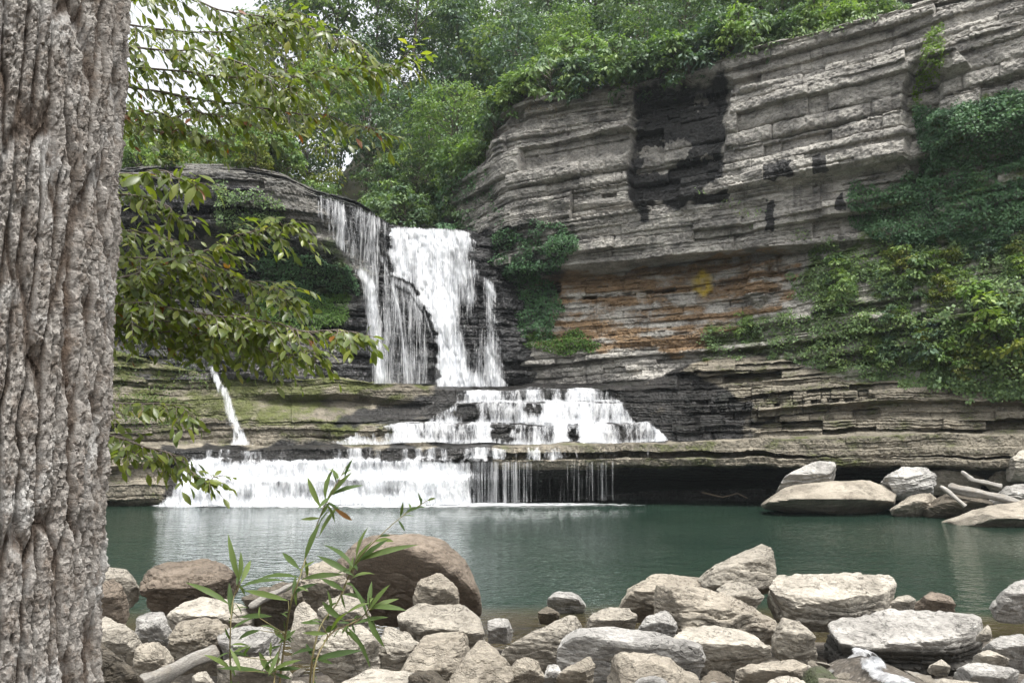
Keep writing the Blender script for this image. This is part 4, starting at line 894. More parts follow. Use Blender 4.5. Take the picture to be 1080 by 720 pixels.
# ================================================================== the big trunk close to the eye
R0 = .36; TY = 2.15
c_top = at(133, 0, TY)[0] - R0 - .034; c_bot = at(101, 700, TY)[0] - R0 - .045
z_top, z_bot = at(135, 0, TY)[2], at(101, 700, TY)[2]
nth = 900
zs = np.concatenate([np.linspace(1.2, 2.5, 60, endpoint=False), np.arange(2.5, 5.35, .0036), np.linspace(5.36, 13, 160)])
th = np.linspace(0, 2 * math.pi, nth, endpoint=False)
TH_, ZZ = np.meshgrid(th, zs, indexing='ij')
def vor(u, v, seed, per):
    """F1, F2 and cell id of a jittered grid; u wraps with period per."""
    iu, iv = np.floor(u), np.floor(v); f1 = np.full(u.shape, 9.); f2 = f1.copy(); idv = np.zeros(u.shape)
    for a in (-1, 0, 1):
        for b in (-1, 0, 1):
            cu = np.mod(iu + a, per); ov = 7 * _h(cu, np.zeros_like(cu), np.full_like(cu, 9), seed); cv = np.floor(v + ov) + b
            jx = _h(cu, cv, np.zeros_like(cu), seed); jy = _h(cu, cv, np.ones_like(cu), seed)
            dd = np.sqrt((iu + a + .15 + .7 * jx - u) ** 2 + (cv + .1 + .8 * jy - v - ov) ** 2 * .7)
            nw = dd < f1; f2 = np.where(nw, f1, np.minimum(f2, dd)); idv = np.where(nw, _h(cu, cv, np.full_like(cu, 5), seed), idv); f1 = np.minimum(f1, dd)
    return f1, f2, idv
cx_, sx_ = np.cos(TH_), np.sin(TH_)
uw = TH_ / (2 * math.pi) * 56
uw = uw + .42 * vn(cx_ * 5, sx_ * 5, ZZ * 1.6, 401) + .22 * vn(cx_ * 12, sx_ * 12, ZZ * 9, 402)
f1, f2, cid = vor(uw, ZZ / .50 + .25 * vn(cx_ * 6, sx_ * 6, ZZ * 4, 403), 404, 56)
ridge = sstep(.02, .34, f2 - f1)
g1, g2, gid = vor(uw * 1.5, ZZ / .045 + .5 * vn(cx_ * 14, sx_ * 14, ZZ * 12, 405), 406, 84)
plate = sstep(.0, .30, g2 - g1)
h1, h2, hid = vor(uw * 4, ZZ / .022, 408, 224)
disp = .027 * ridge - .005 * (1 - plate) * ridge * sstep(.2, .7, gid) + .006 * (gid - .5) * ridge + .010 * (cid - .5)
disp += .005 * fbm(cx_ * 14, sx_ * 14, ZZ * 7, 4, 409, .6) - .009 * ridge * np.abs(fbm(cx_ * 22, sx_ * 22, ZZ * 26, 4, 413, .62)) - .008 * ridge * sstep(.12, 0., np.abs(vn(cx_ * 20, sx_ * 20, ZZ * 42, 414))) * sstep(0, .5, vn(cx_ * 9, sx_ * 9, ZZ * 12, 415)) + .0050 * fbm(cx_ * 45, sx_ * 45, ZZ * 32, 4, 410) - .006 * (1 - np.abs(fbm(cx_ * 26, sx_ * 26, ZZ * 9, 3, 412)))
rad = (R0 - .030) * (1 + .05 * vn(cx_ * 1.2, sx_ * 1.2, ZZ * .5, 411)) * np.interp(ZZ, [1.2, 1.9, 2.6, 3.2, 5, 13], [1.55, 1.28, 1.08, 1.02, 1., .80]) + disp
cxz = c_bot + (c_top - c_bot) * (ZZ - z_bot) / (z_top - z_bot)
V = np.stack([cxz + rad * cx_, TY + rad * sx_, ZZ], -1)
base = np.array([c_bot + (c_top - c_bot) * (1.9 - z_bot) / (z_top - z_bot), TY, 1.9])
nz_ = len(zs); a = (np.arange(nth)[:, None] * nz_ + np.arange(nz_ - 1)[None]).ravel(); b = ((np.arange(nth)[:, None] + 1) % nth * nz_ + np.arange(nz_ - 1)[None]).ravel()
m = NT('furrowed_bark')
co = m.n('ShaderNodeTexCoord').outputs['Object']
n1 = m.noise(m.coord(src=co, scale=(30, 30, 9)), 1, 5, .65); n2 = m.noise(co, 90, 5, .7); n3 = m.noise(m.coord(src=co, scale=(7, 7, 4)), 1, 4, .6)
hh = m.attr('ridge').outputs['Fac']
c = m.mix(m.ramp(n1, .35, .65), (.275, .258, .236), (.19, .173, .155))
c = m.mix(m.ramp(hh, .0, .62, (.95, .95, .95), (0, 0, 0)), c, (.055, .04, .03))
c = m.mix(m.ramp(n3, .54, .66, (0, 0, 0), (.7, .7, .7)), c, (.40, .395, .38))
n4 = m.noise(m.coord(src=co, scale=(22, 22, 16)), 1, 6, .75)
c = m.mix(m.ramp(n4, .38, .5, (.75, .75, .75), (0, 0, 0)), c, (.13, .105, .085))
c = m.mix(m.ramp(n4, .58, .68, (0, 0, 0), (.5, .5, .5)), c, (.44, .42, .39))
c = m.mix(m.ramp(n3, .30, .40, (.5, .5, .5), (0, 0, 0)), c, (.15, .105, .075))
c = m.mix(.6, c, m.ramp(n2, .25, .75, (.6, .6, .6), (1.3, 1.3, 1.3)), 'MULTIPLY')
M_BARK = m.fin(m.n('ShaderNodeBsdfPrincipled', {'Base Color': c, 'Roughness': .9, 'Specular IOR Level': .2, 'Normal': m.bump(m.math('ADD', n1, n2), .9, .008)}).outputs[0])
big = empty('tree', base); tag(big, 'large old tree with pale deeply furrowed bark at the edge of the view', 'tree')
link('trunk', mesh('trunk', V.reshape(-1, 3) - base, np.stack([a, b, b + 1, a + 1], 1), False, {'ridge': (ridge * (.6 + .4 * plate)).ravel()}), M_BARK, big)
# its high crown, out of the picture
M_CROWNBIG = leaf_mat('high_leaf', [(0, (.04, .085, .02)), (1, (.09, .14, .03))])
R = np.random.default_rng(44); tubes = []; LB = []
tp = np.array([cxz[0, -1], TY, 13.]) - base
for k in range(9):
    an = k * 2.4; e_ = tp + np.array([math.cos(an) * R.uniform(2, 3.6) - 2.0, math.sin(an) * R.uniform(1.2, 2.5) - 1.2, R.uniform(1.5, 5)])
    tubes.append(tube([tp - [0, 0, .4 + .2 * k], (tp + e_) / 2 + [0, 0, .5], e_], [.16, .10, .03], 8)); LB.append(e_ + R.normal(0, .9, (160, 3)) * [1, 1, .5])
link('limb', tubemesh('limb', tubes), M_BARK, big)
LB = np.vstack(LB); n_ = len(LB)
D = R.normal(0, 1, (n_, 3)) + [0, 0, -.6]; Nn = R.normal(0, .5, (n_, 3)) + [0, 0, 1]
link('crown', leaf_mesh('crown', *leaf_arrays(LB, D, Nn, R.uniform(.12, .2, n_), R.uniform(.07, .11, n_), R.uniform(.1, .3, n_), R.random(n_))), M_CROWNBIG, big)

# ================================================================== young tree behind the trunk: its branches hang across the view
M_BRLEAF = leaf_mat('branch_leaf', [(0, (.06, .095, .026)), (.5, (.13, .165, .032)), (.80, (.21, .235, .042)), (.93, (.28, .25, .055)), (.97, (.24, .11, .025)), (1, (.20, .07, .02))], .48, .36, 0, .5)
m = NT('twig_bark'); M_TWIG = m.fin(m.n('ShaderNodeBsdfPrincipled', {'Base Color': m.mix(m.noise(m.coord('Object'), 20, 3), (.085, .065, .05), (.16, .135, .11)), 'Roughness': .85}).outputs[0])
yt = empty('understory_tree', [at(42, 470, 4.3)[0], 4.3, float(terrain(at(42, 470, 4.3)[0], 4.3))]); Y0_ = np.array(yt.location)
tag(yt, 'young tree behind the big trunk with long leafy branches drooping before the falls', 'tree')
stem = np.array([[Y0_[0] + .05 * math.sin(z * .9), 4.3 + .06 * math.cos(z), z] for z in np.linspace(Y0_[2] - .2, 7.6, 30)])
link('trunk', tubemesh('trunk', [tube(stem - Y0_, np.linspace(.085, .035, 30), 14)]), M_TWIG, yt)
def smooth_path(P, n):
    P = np.asarray(P, float); t = np.linspace(0, 1, len(P)); q = np.linspace(0, 1, n)
    W = np.stack([np.interp(q, t, P[:, k]) for k in range(P.shape[1])], 1); k_ = max(3, n // len(P) | 1)
    Wp = np.pad(W, ((k_ // 2, k_ // 2), (0, 0)), mode='edge'); return np.stack([np.convolve(Wp[:, k], np.ones(k_) / k_, 'valid') for k in range(P.shape[1])], 1)
def leafy_branch(path, dens=1., tl=.30, leafL=.085, seed=0, start=.12, brown=0., hang=.75):
    R = np.random.default_rng(seed)
    P = smooth_path(path, 60); W = at(P[:, 0], P[:, 1], P[:, 2]); W += .030 * np.linspace(0, 1, 60)[:, None] ** .5 * np.stack([vn(np.linspace(0, 11, 60), seed=seed + k) for k in range(3)], -1)
    ln = np.linalg.norm(np.diff(W, axis=0), axis=1).sum()
    z0 = int(np.argmin(np.abs(stem[:, 2] - (W[0, 2] + .1)))); W = np.vstack([stem[z0], W])
    tubes = [tube(W - Y0_, np.linspace(.0075, .0014, len(W)), 6)]
    tg = np.gradient(W, axis=0); tg /= np.linalg.norm(tg, axis=1)[:, None] + 1e-9
    base, D, = [], []
    nt_ = int(ln / .026 * dens)
    for k in range(nt_):
        f = start + (1 - start) * (k + R.random()) / nt_; i = int(f * (len(W) - 1)); p = W[i]; t = tg[i]
        sd_ = np.cross(t, [0, 0, 1]); sd_ /= np.linalg.norm(sd_) + 1e-9
        d = .75 * t + sd_ * (1 if k % 2 else -1) * R.uniform(.3, .9) + np.array([0, 0, 1]) * R.normal(-.12, .3); d /= np.linalg.norm(d)
        L = tl * R.uniform(.35, 1.2) * (1 - .55 * f); m_ = max(3, int(L / .026))
        s = np.linspace(0, 1, m_); Q = p + d * (L * s)[:, None] + np.array([0, 0, -1]) * (L * .38 * s * s)[:, None]
        tubes.append(tube(Q - Y0_, np.linspace(.0026, .0008, m_), 4))
        for j in range(m_):
            if j == 0 and R.random() < .5: continue
            dv = d * .55 + np.cross(d, [0, 0, 1]) * (1 if j % 2 else -1) * R.uniform(.25, .9) + np.array([0, 0, -1]) * R.uniform(.15, 1.) * hang
            base.append(Q[j]); D.append(dv)
    for i in range(4, len(W), 2):
        base.append(W[i]); D.append(tg[i] * .5 + R.normal(0, .5, 3) + np.array([0, 0, -.6 * hang]))
    base, D = np.array(base) - Y0_, np.array(D); n = len(base)
    Nn = R.normal(0, .38, (n, 3)) + np.array([0, -.25, .8])
    L = leafL * R.uniform(.55, 1.25, n); rnd = np.clip(R.beta(2, 2.2, n) * .92 + (R.random(n) < brown * .5) * .5, 0, 1)
    br = link('branch', tubemesh('branch', tubes), M_TWIG, yt)
    link('foliage', leaf_mesh('foliage', *leaf_arrays(base, D, Nn, L, L * R.uniform(.34, .46, n), R.uniform(.05, .35, n), rnd)), M_BRLEAF, br)
BR = [([(50, -30, 4.2), (150, -5, 4.1), (260, 12, 3.9), (345, 30, 3.7), (395, 60, 3.6)], 1.0, .34, 0.01),
      ([(50, 10, 4.2), (170, 30, 4.0), (260, 34, 3.9), (330, 8, 3.8)], .8, .34, .02),
      ([(50, 62, 4.2), (180, 76, 4.0), (300, 82, 3.75), (380, 70, 3.55), (440, 62, 3.5)], 1.0, .30, .05),
      ([(50, 78, 4.2), (150, 92, 4.1), (230, 112, 4.0), (300, 112, 3.9), (370, 128, 3.75), (418, 142, 3.7)], .8, .28, .12),
      ([(50, 100, 4.1), (140, 118, 4.0), (210, 120, 3.9), (265, 125, 3.8)], 1.0, .26, .20),
      ([(50, 195, 4.0), (130, 182, 3.7), (180, 184, 3.55), (212, 192, 3.5)], .6, .16, .04),
      ([(50, 225, 4.0), (125, 206, 3.8), (170, 214, 3.7), (195, 232, 3.7)], 1.0, .22, 0.),
      ([(50, 330, 4.0), (140, 288, 3.8), (220, 258, 3.7), (280, 244, 3.65), (322, 236, 3.6)], 1.1, .30, .02),
      ([(50, 285, 4.1), (140, 268, 3.9), (210, 280, 3.8), (280, 302, 3.75), (318, 318, 3.7)], 1.2, .34, .02),
      ([(50, 345, 4.0), (140, 316, 3.8), (240, 332, 3.7), (330, 350, 3.6), (392, 348, 3.55)], 1.3, .30, .07),
      ([(50, 330, 4.2), (130, 345, 4.0), (210, 350, 3.9), (290, 366, 3.8), (345, 376, 3.7)], 1.1, .30, .05),
      ([(50, 300, 4.3), (130, 322, 4.2), (190, 345, 4.1), (235, 372, 4.0)], 1.1, .34, .01),
      ([(50, 30, 4.0), (150, 52, 3.9), (220, 56, 3.8), (275, 74, 3.7), (305, 96, 3.6)], 1., .30, .02),
      ([(50, 90, 4.3), (140, 130, 4.2), (200, 142, 4.1), (240, 150, 4.0)], .9, .26, .1),
      ([(50, 240, 4.2), (130, 238, 4.1), (180, 256, 4.0), (215, 280, 3.9)], 1.1, .30, 0.),
      ([(50, 260, 4.4), (125, 295, 4.3), (180, 330, 4.2), (255, 352, 4.1), (300, 384, 4.0)], 1.2, .36, .03),
      ([(50, 300, 4.1), (135, 300, 4.0), (200, 305, 3.9), (250, 320, 3.8), (280, 345, 3.75)], 1.2, .32, .02),
      ([(50, 440, 4.0), (120, 424, 3.8), (170, 424, 3.7), (212, 438, 3.65)], 1.0, .20, .03),
      ([(50, 450, 4.0), (115, 456, 3.8), (165, 476, 3.7), (205, 492, 3.65), (228, 508, 3.6)], 1.0, .20, .02),
      ([(50, 478, 4.1), (110, 470, 4.0), (150, 480, 3.9), (176, 496, 3.85)], .9, .18, .02)]
for i, (pth, dn_, tl, bw) in enumerate(BR): leafy_branch(pth, dn_, tl, .065 if i != 5 else .095, 500 + i * 11, brown=bw)

# ================================================================== leafy weed growing up before the pool
M_WEED = leaf_mat('weed_leaf', [(0, (.045, .076, .026)), (.55, (.08, .118, .036)), (.9, (.13, .17, .05)), (.97, (.15, .10, .03)), (1, (.22, .11, .05))], .38, .55, 0, .2)
m = NT('weed_stem'); M_STEM = m.fin(m.n('ShaderNodeBsdfPrincipled', {'Base Color': m.mix(m.noise(m.coord('Object'), 8, 3), (.10, .12, .035), (.13, .07, .035)), 'Roughness': .6}).outputs[0])
def zp(x, y): return 200 + x / 2.88, 470 + y / 2.88
wb = at(300, 720, 2.15); wb[2] = float(terrain(wb[0], 2.15)); wd = empty('weed', wb); tag(wd, 'tall leafy green weed with narrow pointed leaves growing up in front of the pool', 'plant')
W_ = [([(262, 1100), (268, 760), (290, 580), (305, 480), (335, 400), (355, 330), (390, 230), (410, 180), (430, 150), (482, 50)], 2.10,
       [(400, 190, 340, 105), (412, 165, 405, 70), (415, 165, 492, 93), (470, 98, 487, 42), (445, 112, 440, 78), (430, 150, 512, 122), (393, 275, 452, 182), (388, 262, 398, 200), (348, 350, 388, 238), (440, 190, 485, 240), (335, 375, 270, 335), (335, 400, 205, 405), (340, 405, 445, 410), (325, 425, 318, 482), (300, 470, 160, 474), (455, 100, 420, 62), (462, 90, 492, 68), (310, 450, 360, 430)]),
      ([(170, 1100), (128, 760), (122, 640), (124, 540), (130, 470), (150, 405)], 2.2,
       [(150, 410, 103, 298), (150, 410, 166, 328), (155, 418, 196, 342), (150, 432, 255, 402), (128, 525, 118, 418), (122, 482, -5, 425), (150, 520, 240, 542), (124, 590, 100, 558), (124, 560, 190, 520), (124, 640, 180, 600), (126, 680, 60, 640)]),
      ([(330, 1100), (362, 760), (372, 640), (395, 540), (450, 480), (480, 400), (510, 345), (560, 290), (640, 215), (735, 158)], 2.05,
       [(500, 372, 415, 283), (497, 380, 524, 305), (500, 362, 600, 298), (506, 342, 522, 246), (510, 350, 655, 326), (500, 395, 380, 353), (492, 402, 562, 378), (640, 215, 650, 186), (655, 203, 690, 195), (672, 195, 668, 172), (690, 186, 715, 188), (705, 178, 700, 158), (722, 166, 742, 170), (560, 290, 630, 292), (470, 440, 400, 420), (465, 450, 540, 470)]),
      ([(345, 1100), (372, 760), (380, 650), (430, 560), (500, 540), (545, 500), (548, 455)], 2.0,
       [(540, 520, 498, 415), (545, 500, 545, 418), (545, 500, 625, 468), (555, 492, 635, 502), (540, 522, 565, 605), (470, 530, 375, 500), (475, 545, 552, 672), (450, 545, 398, 592), (470, 560, 525, 622), (480, 545, 468, 606), (400, 540, 335, 545), (385, 620, 300, 640), (378, 645, 432, 675), (372, 650, 505, 652), (430, 560, 480, 500), (500, 540, 600, 535), (420, 570, 350, 585), (545, 500, 600, 430)]),
      ([(255, 1100), (250, 760), (262, 680), (275, 610), (292, 565)], 2.12,
       [(270, 625, 248, 695), (270, 640, 205, 692), (290, 590, 235, 560), (235, 690, 80, 702), (245, 690, 315, 652), (165, 640, 182, 598), (155, 685, 128, 620), (212, 522, 205, 488), (215, 560, 135, 606), (215, 546, 285, 560), (245, 640, 246, 598), (270, 600, 330, 570), (260, 680, 330, 690), (255, 700, 190, 640), (258, 690, 300, 720)])]
R = np.random.default_rng(77)
for k, (sp, Yw, lv) in enumerate(W_):
    pp = smooth_path([(*zp(x, y), Yw + .06 * math.sin(i * 1.3 + k)) for i, (x, y) in enumerate(sp)], 50); Wp = at(pp[:, 0], pp[:, 1], pp[:, 2])
    s = link('stem', tubemesh('stem', [tube(Wp - wb, np.linspace(.0031, .0009, 50), 7)]), M_STEM, wd)
    b0 = np.array([at(*zp(x0, y0), Yw) for x0, y0, _, _ in lv]); dY = R.uniform(-.05, .05, len(lv))
    b1 = np.array([at(*zp(x1, y1), Yw + d_) for (_, _, x1, y1), d_ in zip(lv, dY)]); D = b1 - b0; L = np.linalg.norm(D, axis=1) * 1.04
    D = D / L[:, None]; D[:, 2] += .25; Nn = R.normal(0, .3, (len(lv), 3)) + np.array([0, -.75, .6])
    rnd = R.random(len(lv)) * .8; pass
    if k == 0: rnd[9] = 1.
    ex = R.integers(10, 48, 16); q = Wp[ex]; nq = len(q); Dq = R.normal(0, .7, (nq, 3)) + np.array([0, 0, .25]); Lq = R.uniform(.018, .06, nq)
    b0 = np.vstack([b0, q]); D = np.vstack([D, Dq]); L = np.concatenate([L, Lq]); Nn = np.vstack([Nn, R.normal(0, .3, (nq, 3)) + np.array([0, -.6, .7])]); rnd = np.concatenate([rnd, R.random(nq) * .85])
    # leaf stalks reach the stem
    st_ = [tube([Wp[int(np.argmin(np.linalg.norm(Wp - p, axis=1)))] - wb, p - wb], [.0012, .0009], 4) for p in b0]
    s.data = tubemesh('stem', [tube(Wp - wb, np.linspace(.0031, .0009, 50), 7)] + st_); s.data.materials.append(M_STEM)
    link('foliage', leaf_mesh('foliage', *leaf_arrays(b0 - wb, D, Nn, L, np.clip(L * .19, .006, .017), R.uniform(.1, .6, len(L)), rnd, .3)), M_WEED, s)
# ================================================================== forest
def quad_leaves(P, D, Nn, L, W, rnd, t=None):
    """Distant leaf sprigs: one bent blade each."""
    D = D / (np.linalg.norm(D, axis=1)[:, None] + 1e-9); Sd = np.cross(D, Nn); Sd /= np.linalg.norm(Sd, axis=1)[:, None] + 1e-9
    n = len(P); Nn = np.cross(Sd, D)
    V = np.stack([P, P + D * (.5 * L)[:, None] + Sd * (.5 * W)[:, None], P + D * L[:, None] - Nn * (.15 * L)[:, None], P + D * (.5 * L)[:, None] - Sd * (.5 * W)[:, None]], 1).reshape(-1, 3)
    A = np.stack([np.repeat(rnd, 4), np.zeros(n * 4), np.zeros(n * 4)], -1)
    return V, np.arange(n * 4).reshape(n, 4), A
def spray(c, rad, n, R, thick=.14, droop=.4, L=.27):
    a = R.uniform(0, 2 * math.pi, n); r = rad * np.sqrt(R.random(n)) * (1 + .25 * np.sin(a * 3 + R.random() * 6)); tx, ty = R.normal(0, .22, 2)
    P = np.stack([c[0] + r * np.cos(a), c[1] + r * np.sin(a), c[2] - droop * r * r / rad + tx * r * np.cos(a) + ty * r * np.sin(a) + R.normal(0, thick, n)], -1)
    D = np.stack([np.cos(a), np.sin(a), -.35 - .5 * r / rad], -1) + R.normal(0, .45, (n, 3)); Nn = np.array([0, 0, 1.]) + R.normal(0, .42, (n, 3))
    return P, D, Nn, L * R.uniform(.6, 1.25, n)
def make_tree(seed, H=12., cr=3.4, ns=95, lean=0., bare=.22, conif=False, nl=52):
    ns = int(ns * .72)
    R = np.random.default_rng(seed); tubes = []; Ps, Ds, Ns, Ls, Rs = [], [], [], [], []
    tz = np.linspace(0, H * .93, 14); tr = np.stack([lean * tz + .25 * vn(tz * .35, seed=seed), .25 * vn(tz * .35, seed=seed + 1), tz], -1)
    tubes.append(tube(tr, np.linspace(.028 * H ** .9 * .5, .02, 14), 8))
    for k in range(ns):
        f = R.random() ** .8; z = H * (bare + (1 - bare) * f)
        prof = (1.25 * (1 - f) + .12) if conif else math.sqrt(max(.02, 1 - ((f - .42) / .62) ** 2))
        rr = cr * prof * (.35 + .75 * R.random() ** .5); an = R.uniform(0, 2 * math.pi)
        c0 = np.array([np.interp(z, tz, tr[:, 0]), np.interp(z, tz, tr[:, 1]), z]); c = c0 + np.array([rr * math.cos(an), rr * math.sin(an), R.normal(.2, .35)])
        if k < 34:
            b_ = c0 - [0, 0, rr * .35]; tubes.append(tube([b_, (b_ + c) / 2 + [0, 0, .15 * rr], c], [.02 + .012 * rr, .03, .012], 5))
        P, D, N_, L = spray(c, cr * R.uniform(.22, .46), nl, R, thick=.10, L=.37)
        Ps.append(P); Ds.append(D); Ns.append(N_); Ls.append(L); Rs.append(np.clip(R.random() * .85 + R.normal(0, .12, nl), 0, 1))
    P, D, N_, L, Q = np.vstack(Ps), np.vstack(Ds), np.vstack(Ns), np.concatenate(Ls), np.concatenate(Rs)
    V, Fq, A = quad_leaves(P, D, N_, L, L * .52, Q)
    return tubemesh('trunk', tubes), mesh('crown', V, Fq, True, {'leaf': A})
M_TRUNK = rock_mat('forest_bark', (.16, .135, .11), (.10, .085, .07), (.05, .042, .035), layer=1.2, bumpd=.03, masks=False)
LEAFM = [leaf_mat('forest_leaf', [(0, (0.066, 0.117, 0.062)), (.5, (0.116, 0.186, 0.077)), (1, (0.183, 0.256, 0.092))], .30, .5, .22, .25),
         leaf_mat('dark_forest_leaf', [(0, (0.051, 0.092, 0.062)), (.5, (0.081, 0.138, 0.077)), (1, (0.128, 0.186, 0.092))], .25, .5, .18, .25),
         leaf_mat('bright_forest_leaf', [(0, (0.100, 0.172, 0.060)), (.5, (0.149, 0.229, 0.076)), (1, (0.220, 0.282, 0.090))], .35, .5, .15, .25),
         leaf_mat('yellow_forest_leaf', [(0, (0.074, 0.105, 0.028)), (.5, (0.119, 0.145, 0.033)), (1, (0.168, 0.182, 0.044))], .35, .5, .15, .25)]
TV = [make_tree(601, 12, 3.5), make_tree(602, 13, 3.0, 90, .04), make_tree(603, 11, 3.9, 105), make_tree(604, 10, 3.2, 85, -.05), make_tree(605, 13.5, 3.0, 110, 0, .08, True, 46), make_tree(606, 9, 3.6, 90, .08, .12)]
SV = [make_tree(621, 3.0, 1.5, 34, .1, .05, False, 46), make_tree(622, 2.4, 1.7, 36, -.1, .0, False, 44), make_tree(623, 3.6, 1.4, 34, .0, .05, False, 44)]
def pick(ms, mat):
    me = ms.copy(); me.materials.clear(); me.materials.append(mat); return me
for t_, _ in TV + SV: t_.materials.append(M_TRUNK)
CRN = {}
def plant(kind, V, vi, mi, loc, sc, rz, label, cat, group=None, lean=(0, 0), tall=1.):
    r = empty(kind, loc, rz); r.scale = (sc, sc, sc * tall); r.rotation_euler = (lean[0], lean[1], rz); tag(r, label, cat, group)
    t_, c_ = V[vi]; key = (id(V), vi, mi)
    if key not in CRN: CRN[key] = pick(c_, LEAFM[mi])
    for n_, me in (('trunk' if kind == 'tree' else 'stem', t_), ('crown' if kind == 'tree' else 'foliage', CRN[key])):
        o = bpy.data.objects.new(n_, me); COL.objects.link(o); o.parent = r
    return r
R = np.random.default_rng(66); TG = 'trees of the wooded slope above the cliff and falls'; placed = []
def tree_at(x, y, vi, mi, sc, label='leafy green forest tree on the wooded slope above the gorge', group=TG, tall=1.):
    z = float(terrain(x, y)) - .3; placed.append((x, y)); return plant('tree', TV, vi, mi, (x, y, z), sc, R.uniform(0, 6.28), label, 'tree', group, (R.normal(0, .05), R.normal(0, .05)), tall)
# a few that one can tell apart
def tree_px(px, py_top, Y, vi, mi, H, label):
    X = at(px, py_top, Y)[0]; z = float(terrain(X, Y)); ht = at(px, py_top, Y)[2] - z; H0 = [12, 13, 11, 10, 13.5, 9][vi]
    sc = H / H0
    r = plant('tree', TV, vi, mi, (X, Y, at(px, py_top, Y)[2] - H), sc, R.uniform(0, 6.28), label, 'tree', TG, (0, 0)); placed.append((X, Y))
tree_px(472, 96, 70, 5, 2, 9.5, 'bright fresh-green spreading tree right above the top of the main falls')
tree_px(440, 150, 72, 3, 0, 7.5, 'pale feathery tree low in the gorge behind the falls lip')
tree_px(252, 150, 72, 0, 3, 7.5, 'yellowish-green tree standing behind the rim of the mossy bluff')
tree_px(385, 40, 84, 4, 1, 14, 'dark narrow tree rising in the gap above the slanting veil of water')
tree_px(720, -8, 64, 2, 1, 11, 'dense dark tree overhanging the black recess of the cliff')
tree_px(600, 10, 68, 0, 0, 10, 'broad green tree at the brow of the cliff above the dry hanging grass')
for a_ in ((292, -25, 86, 1, 0, 19), (328, -60, 88, 0, 0, 21), (360, -45, 90, 2, 1, 20), (400, -70, 92, 1, 2, 20), (262, 48, 82, 0, 2, 14), (310, 20, 78, 5, 3, 13), (440, -80, 94, 0, 0, 20), (345, 60, 74, 3, 2, 11)):
    tree_px(*a_, 'leafy green forest tree on the wooded slope above the gorge')
for row, off in enumerate((1.8, 6, 11, 17, 24, 32, 42)):
    for X in np.arange(-46, 34, 4.3 + .35 * row):
        x = X + R.normal(0, 1.1); y = float(np.interp(x, XC, YC)) + off + R.normal(0, 1.2); z = float(terrain(x, y)); p = proj(np.array([x, y, z + 5.]))
        if not (-30 < p[0] < 1130) or p[1] < -190: continue
        if any((x - a) ** 2 + (y - b) ** 2 < 7 for a, b in placed): continue
        sc = R.uniform(.8, 1.3) * (.72 if row == 0 else 1 if row < 3 else 1.35)
        top = proj(np.array([x, y, z + 12 * sc]))
        if p[0] < 285 and top[1] < np.interp(p[0], [100, 140, 200, 240, 285], [120, 105, 95, 50, -50]): continue
        mi = int(R.choice([0, 0, 1, 1, 2] if p[0] > 300 else [0, 2, 3, 3])); tree_at(x, y, int(R.integers(0, 6)), mi, sc)
# shrubs along the brow of the cliff, on the slope and in the notch behind the falls
def brow(px0, knv):
    i = int(np.argmin(np.abs(cl.px()[0][:, int(np.argmin(np.abs(cl.kn - knv)))] - px0))); return cl.P[i, int(np.argmin(np.abs(cl.kn - knv)))]
def fbrow(px0, knv):
    j = int(np.argmin(np.abs(fw.kn - knv))); i = int(np.argmin(np.abs(fw.px()[0][:, j] - px0))); return fw.P[i, j]
SGB = 'shrubs overhanging the brow of the cliff'
for k, px0 in enumerate(np.concatenate([np.arange(486, 790, 9.5), np.arange(792, 945, 9)])):
    for kv in ((6.03, 6.3) if px0 < 800 else (6.10, 6.4)):
        p = brow(px0 + R.normal(0, 4), kv + R.uniform(0, .08)); s_ = R.uniform(.55, 1.15) * (.62 if px0 > 800 else 1.)
        plant('shrub', SV, int(R.integers(0, 3)), int(R.choice([0, 1, 0, 1, 2])), (p[0], p[1] - .5, p[2] - .55), s_ * 1.15, R.uniform(0, 6.28), 'leafy green shrub overhanging the brow of the cliff', 'shrub', SGB, (R.uniform(.1, .5), 0))
for k in range(26):
    p = fbrow(R.uniform(120, 330), 5.15 + R.uniform(0, .7)) if k < 12 else fbrow(R.uniform(400, 560), 5.4 + R.uniform(0, .6))
    plant('shrub', SV, int(R.integers(0, 3)), int(R.choice([0, 3, 2])) if k < 12 else int(R.choice([0, 1])), (p[0], p[1], p[2] - .2), R.uniform(.6, 1.2), R.uniform(0, 6.28), 'leafy shrub growing along the rim of the rock behind the falls', 'shrub', 'shrubs along the rim behind the falls')
for k in range(46):
    x = R.uniform(-14, 6); y = float(np.interp(x, XC, YC)) + R.uniform(.5, 9)
    plant('shrub', SV, int(R.integers(0, 3)), int(R.choice([0, 1, 1])), (x, y, float(terrain(x, y)) - .2), R.uniform(.8, 1.5), R.uniform(0, 6.28), 'dark understorey shrub on the steep slope of the gorge behind the falls', 'shrub', 'understorey shrubs in the gorge')

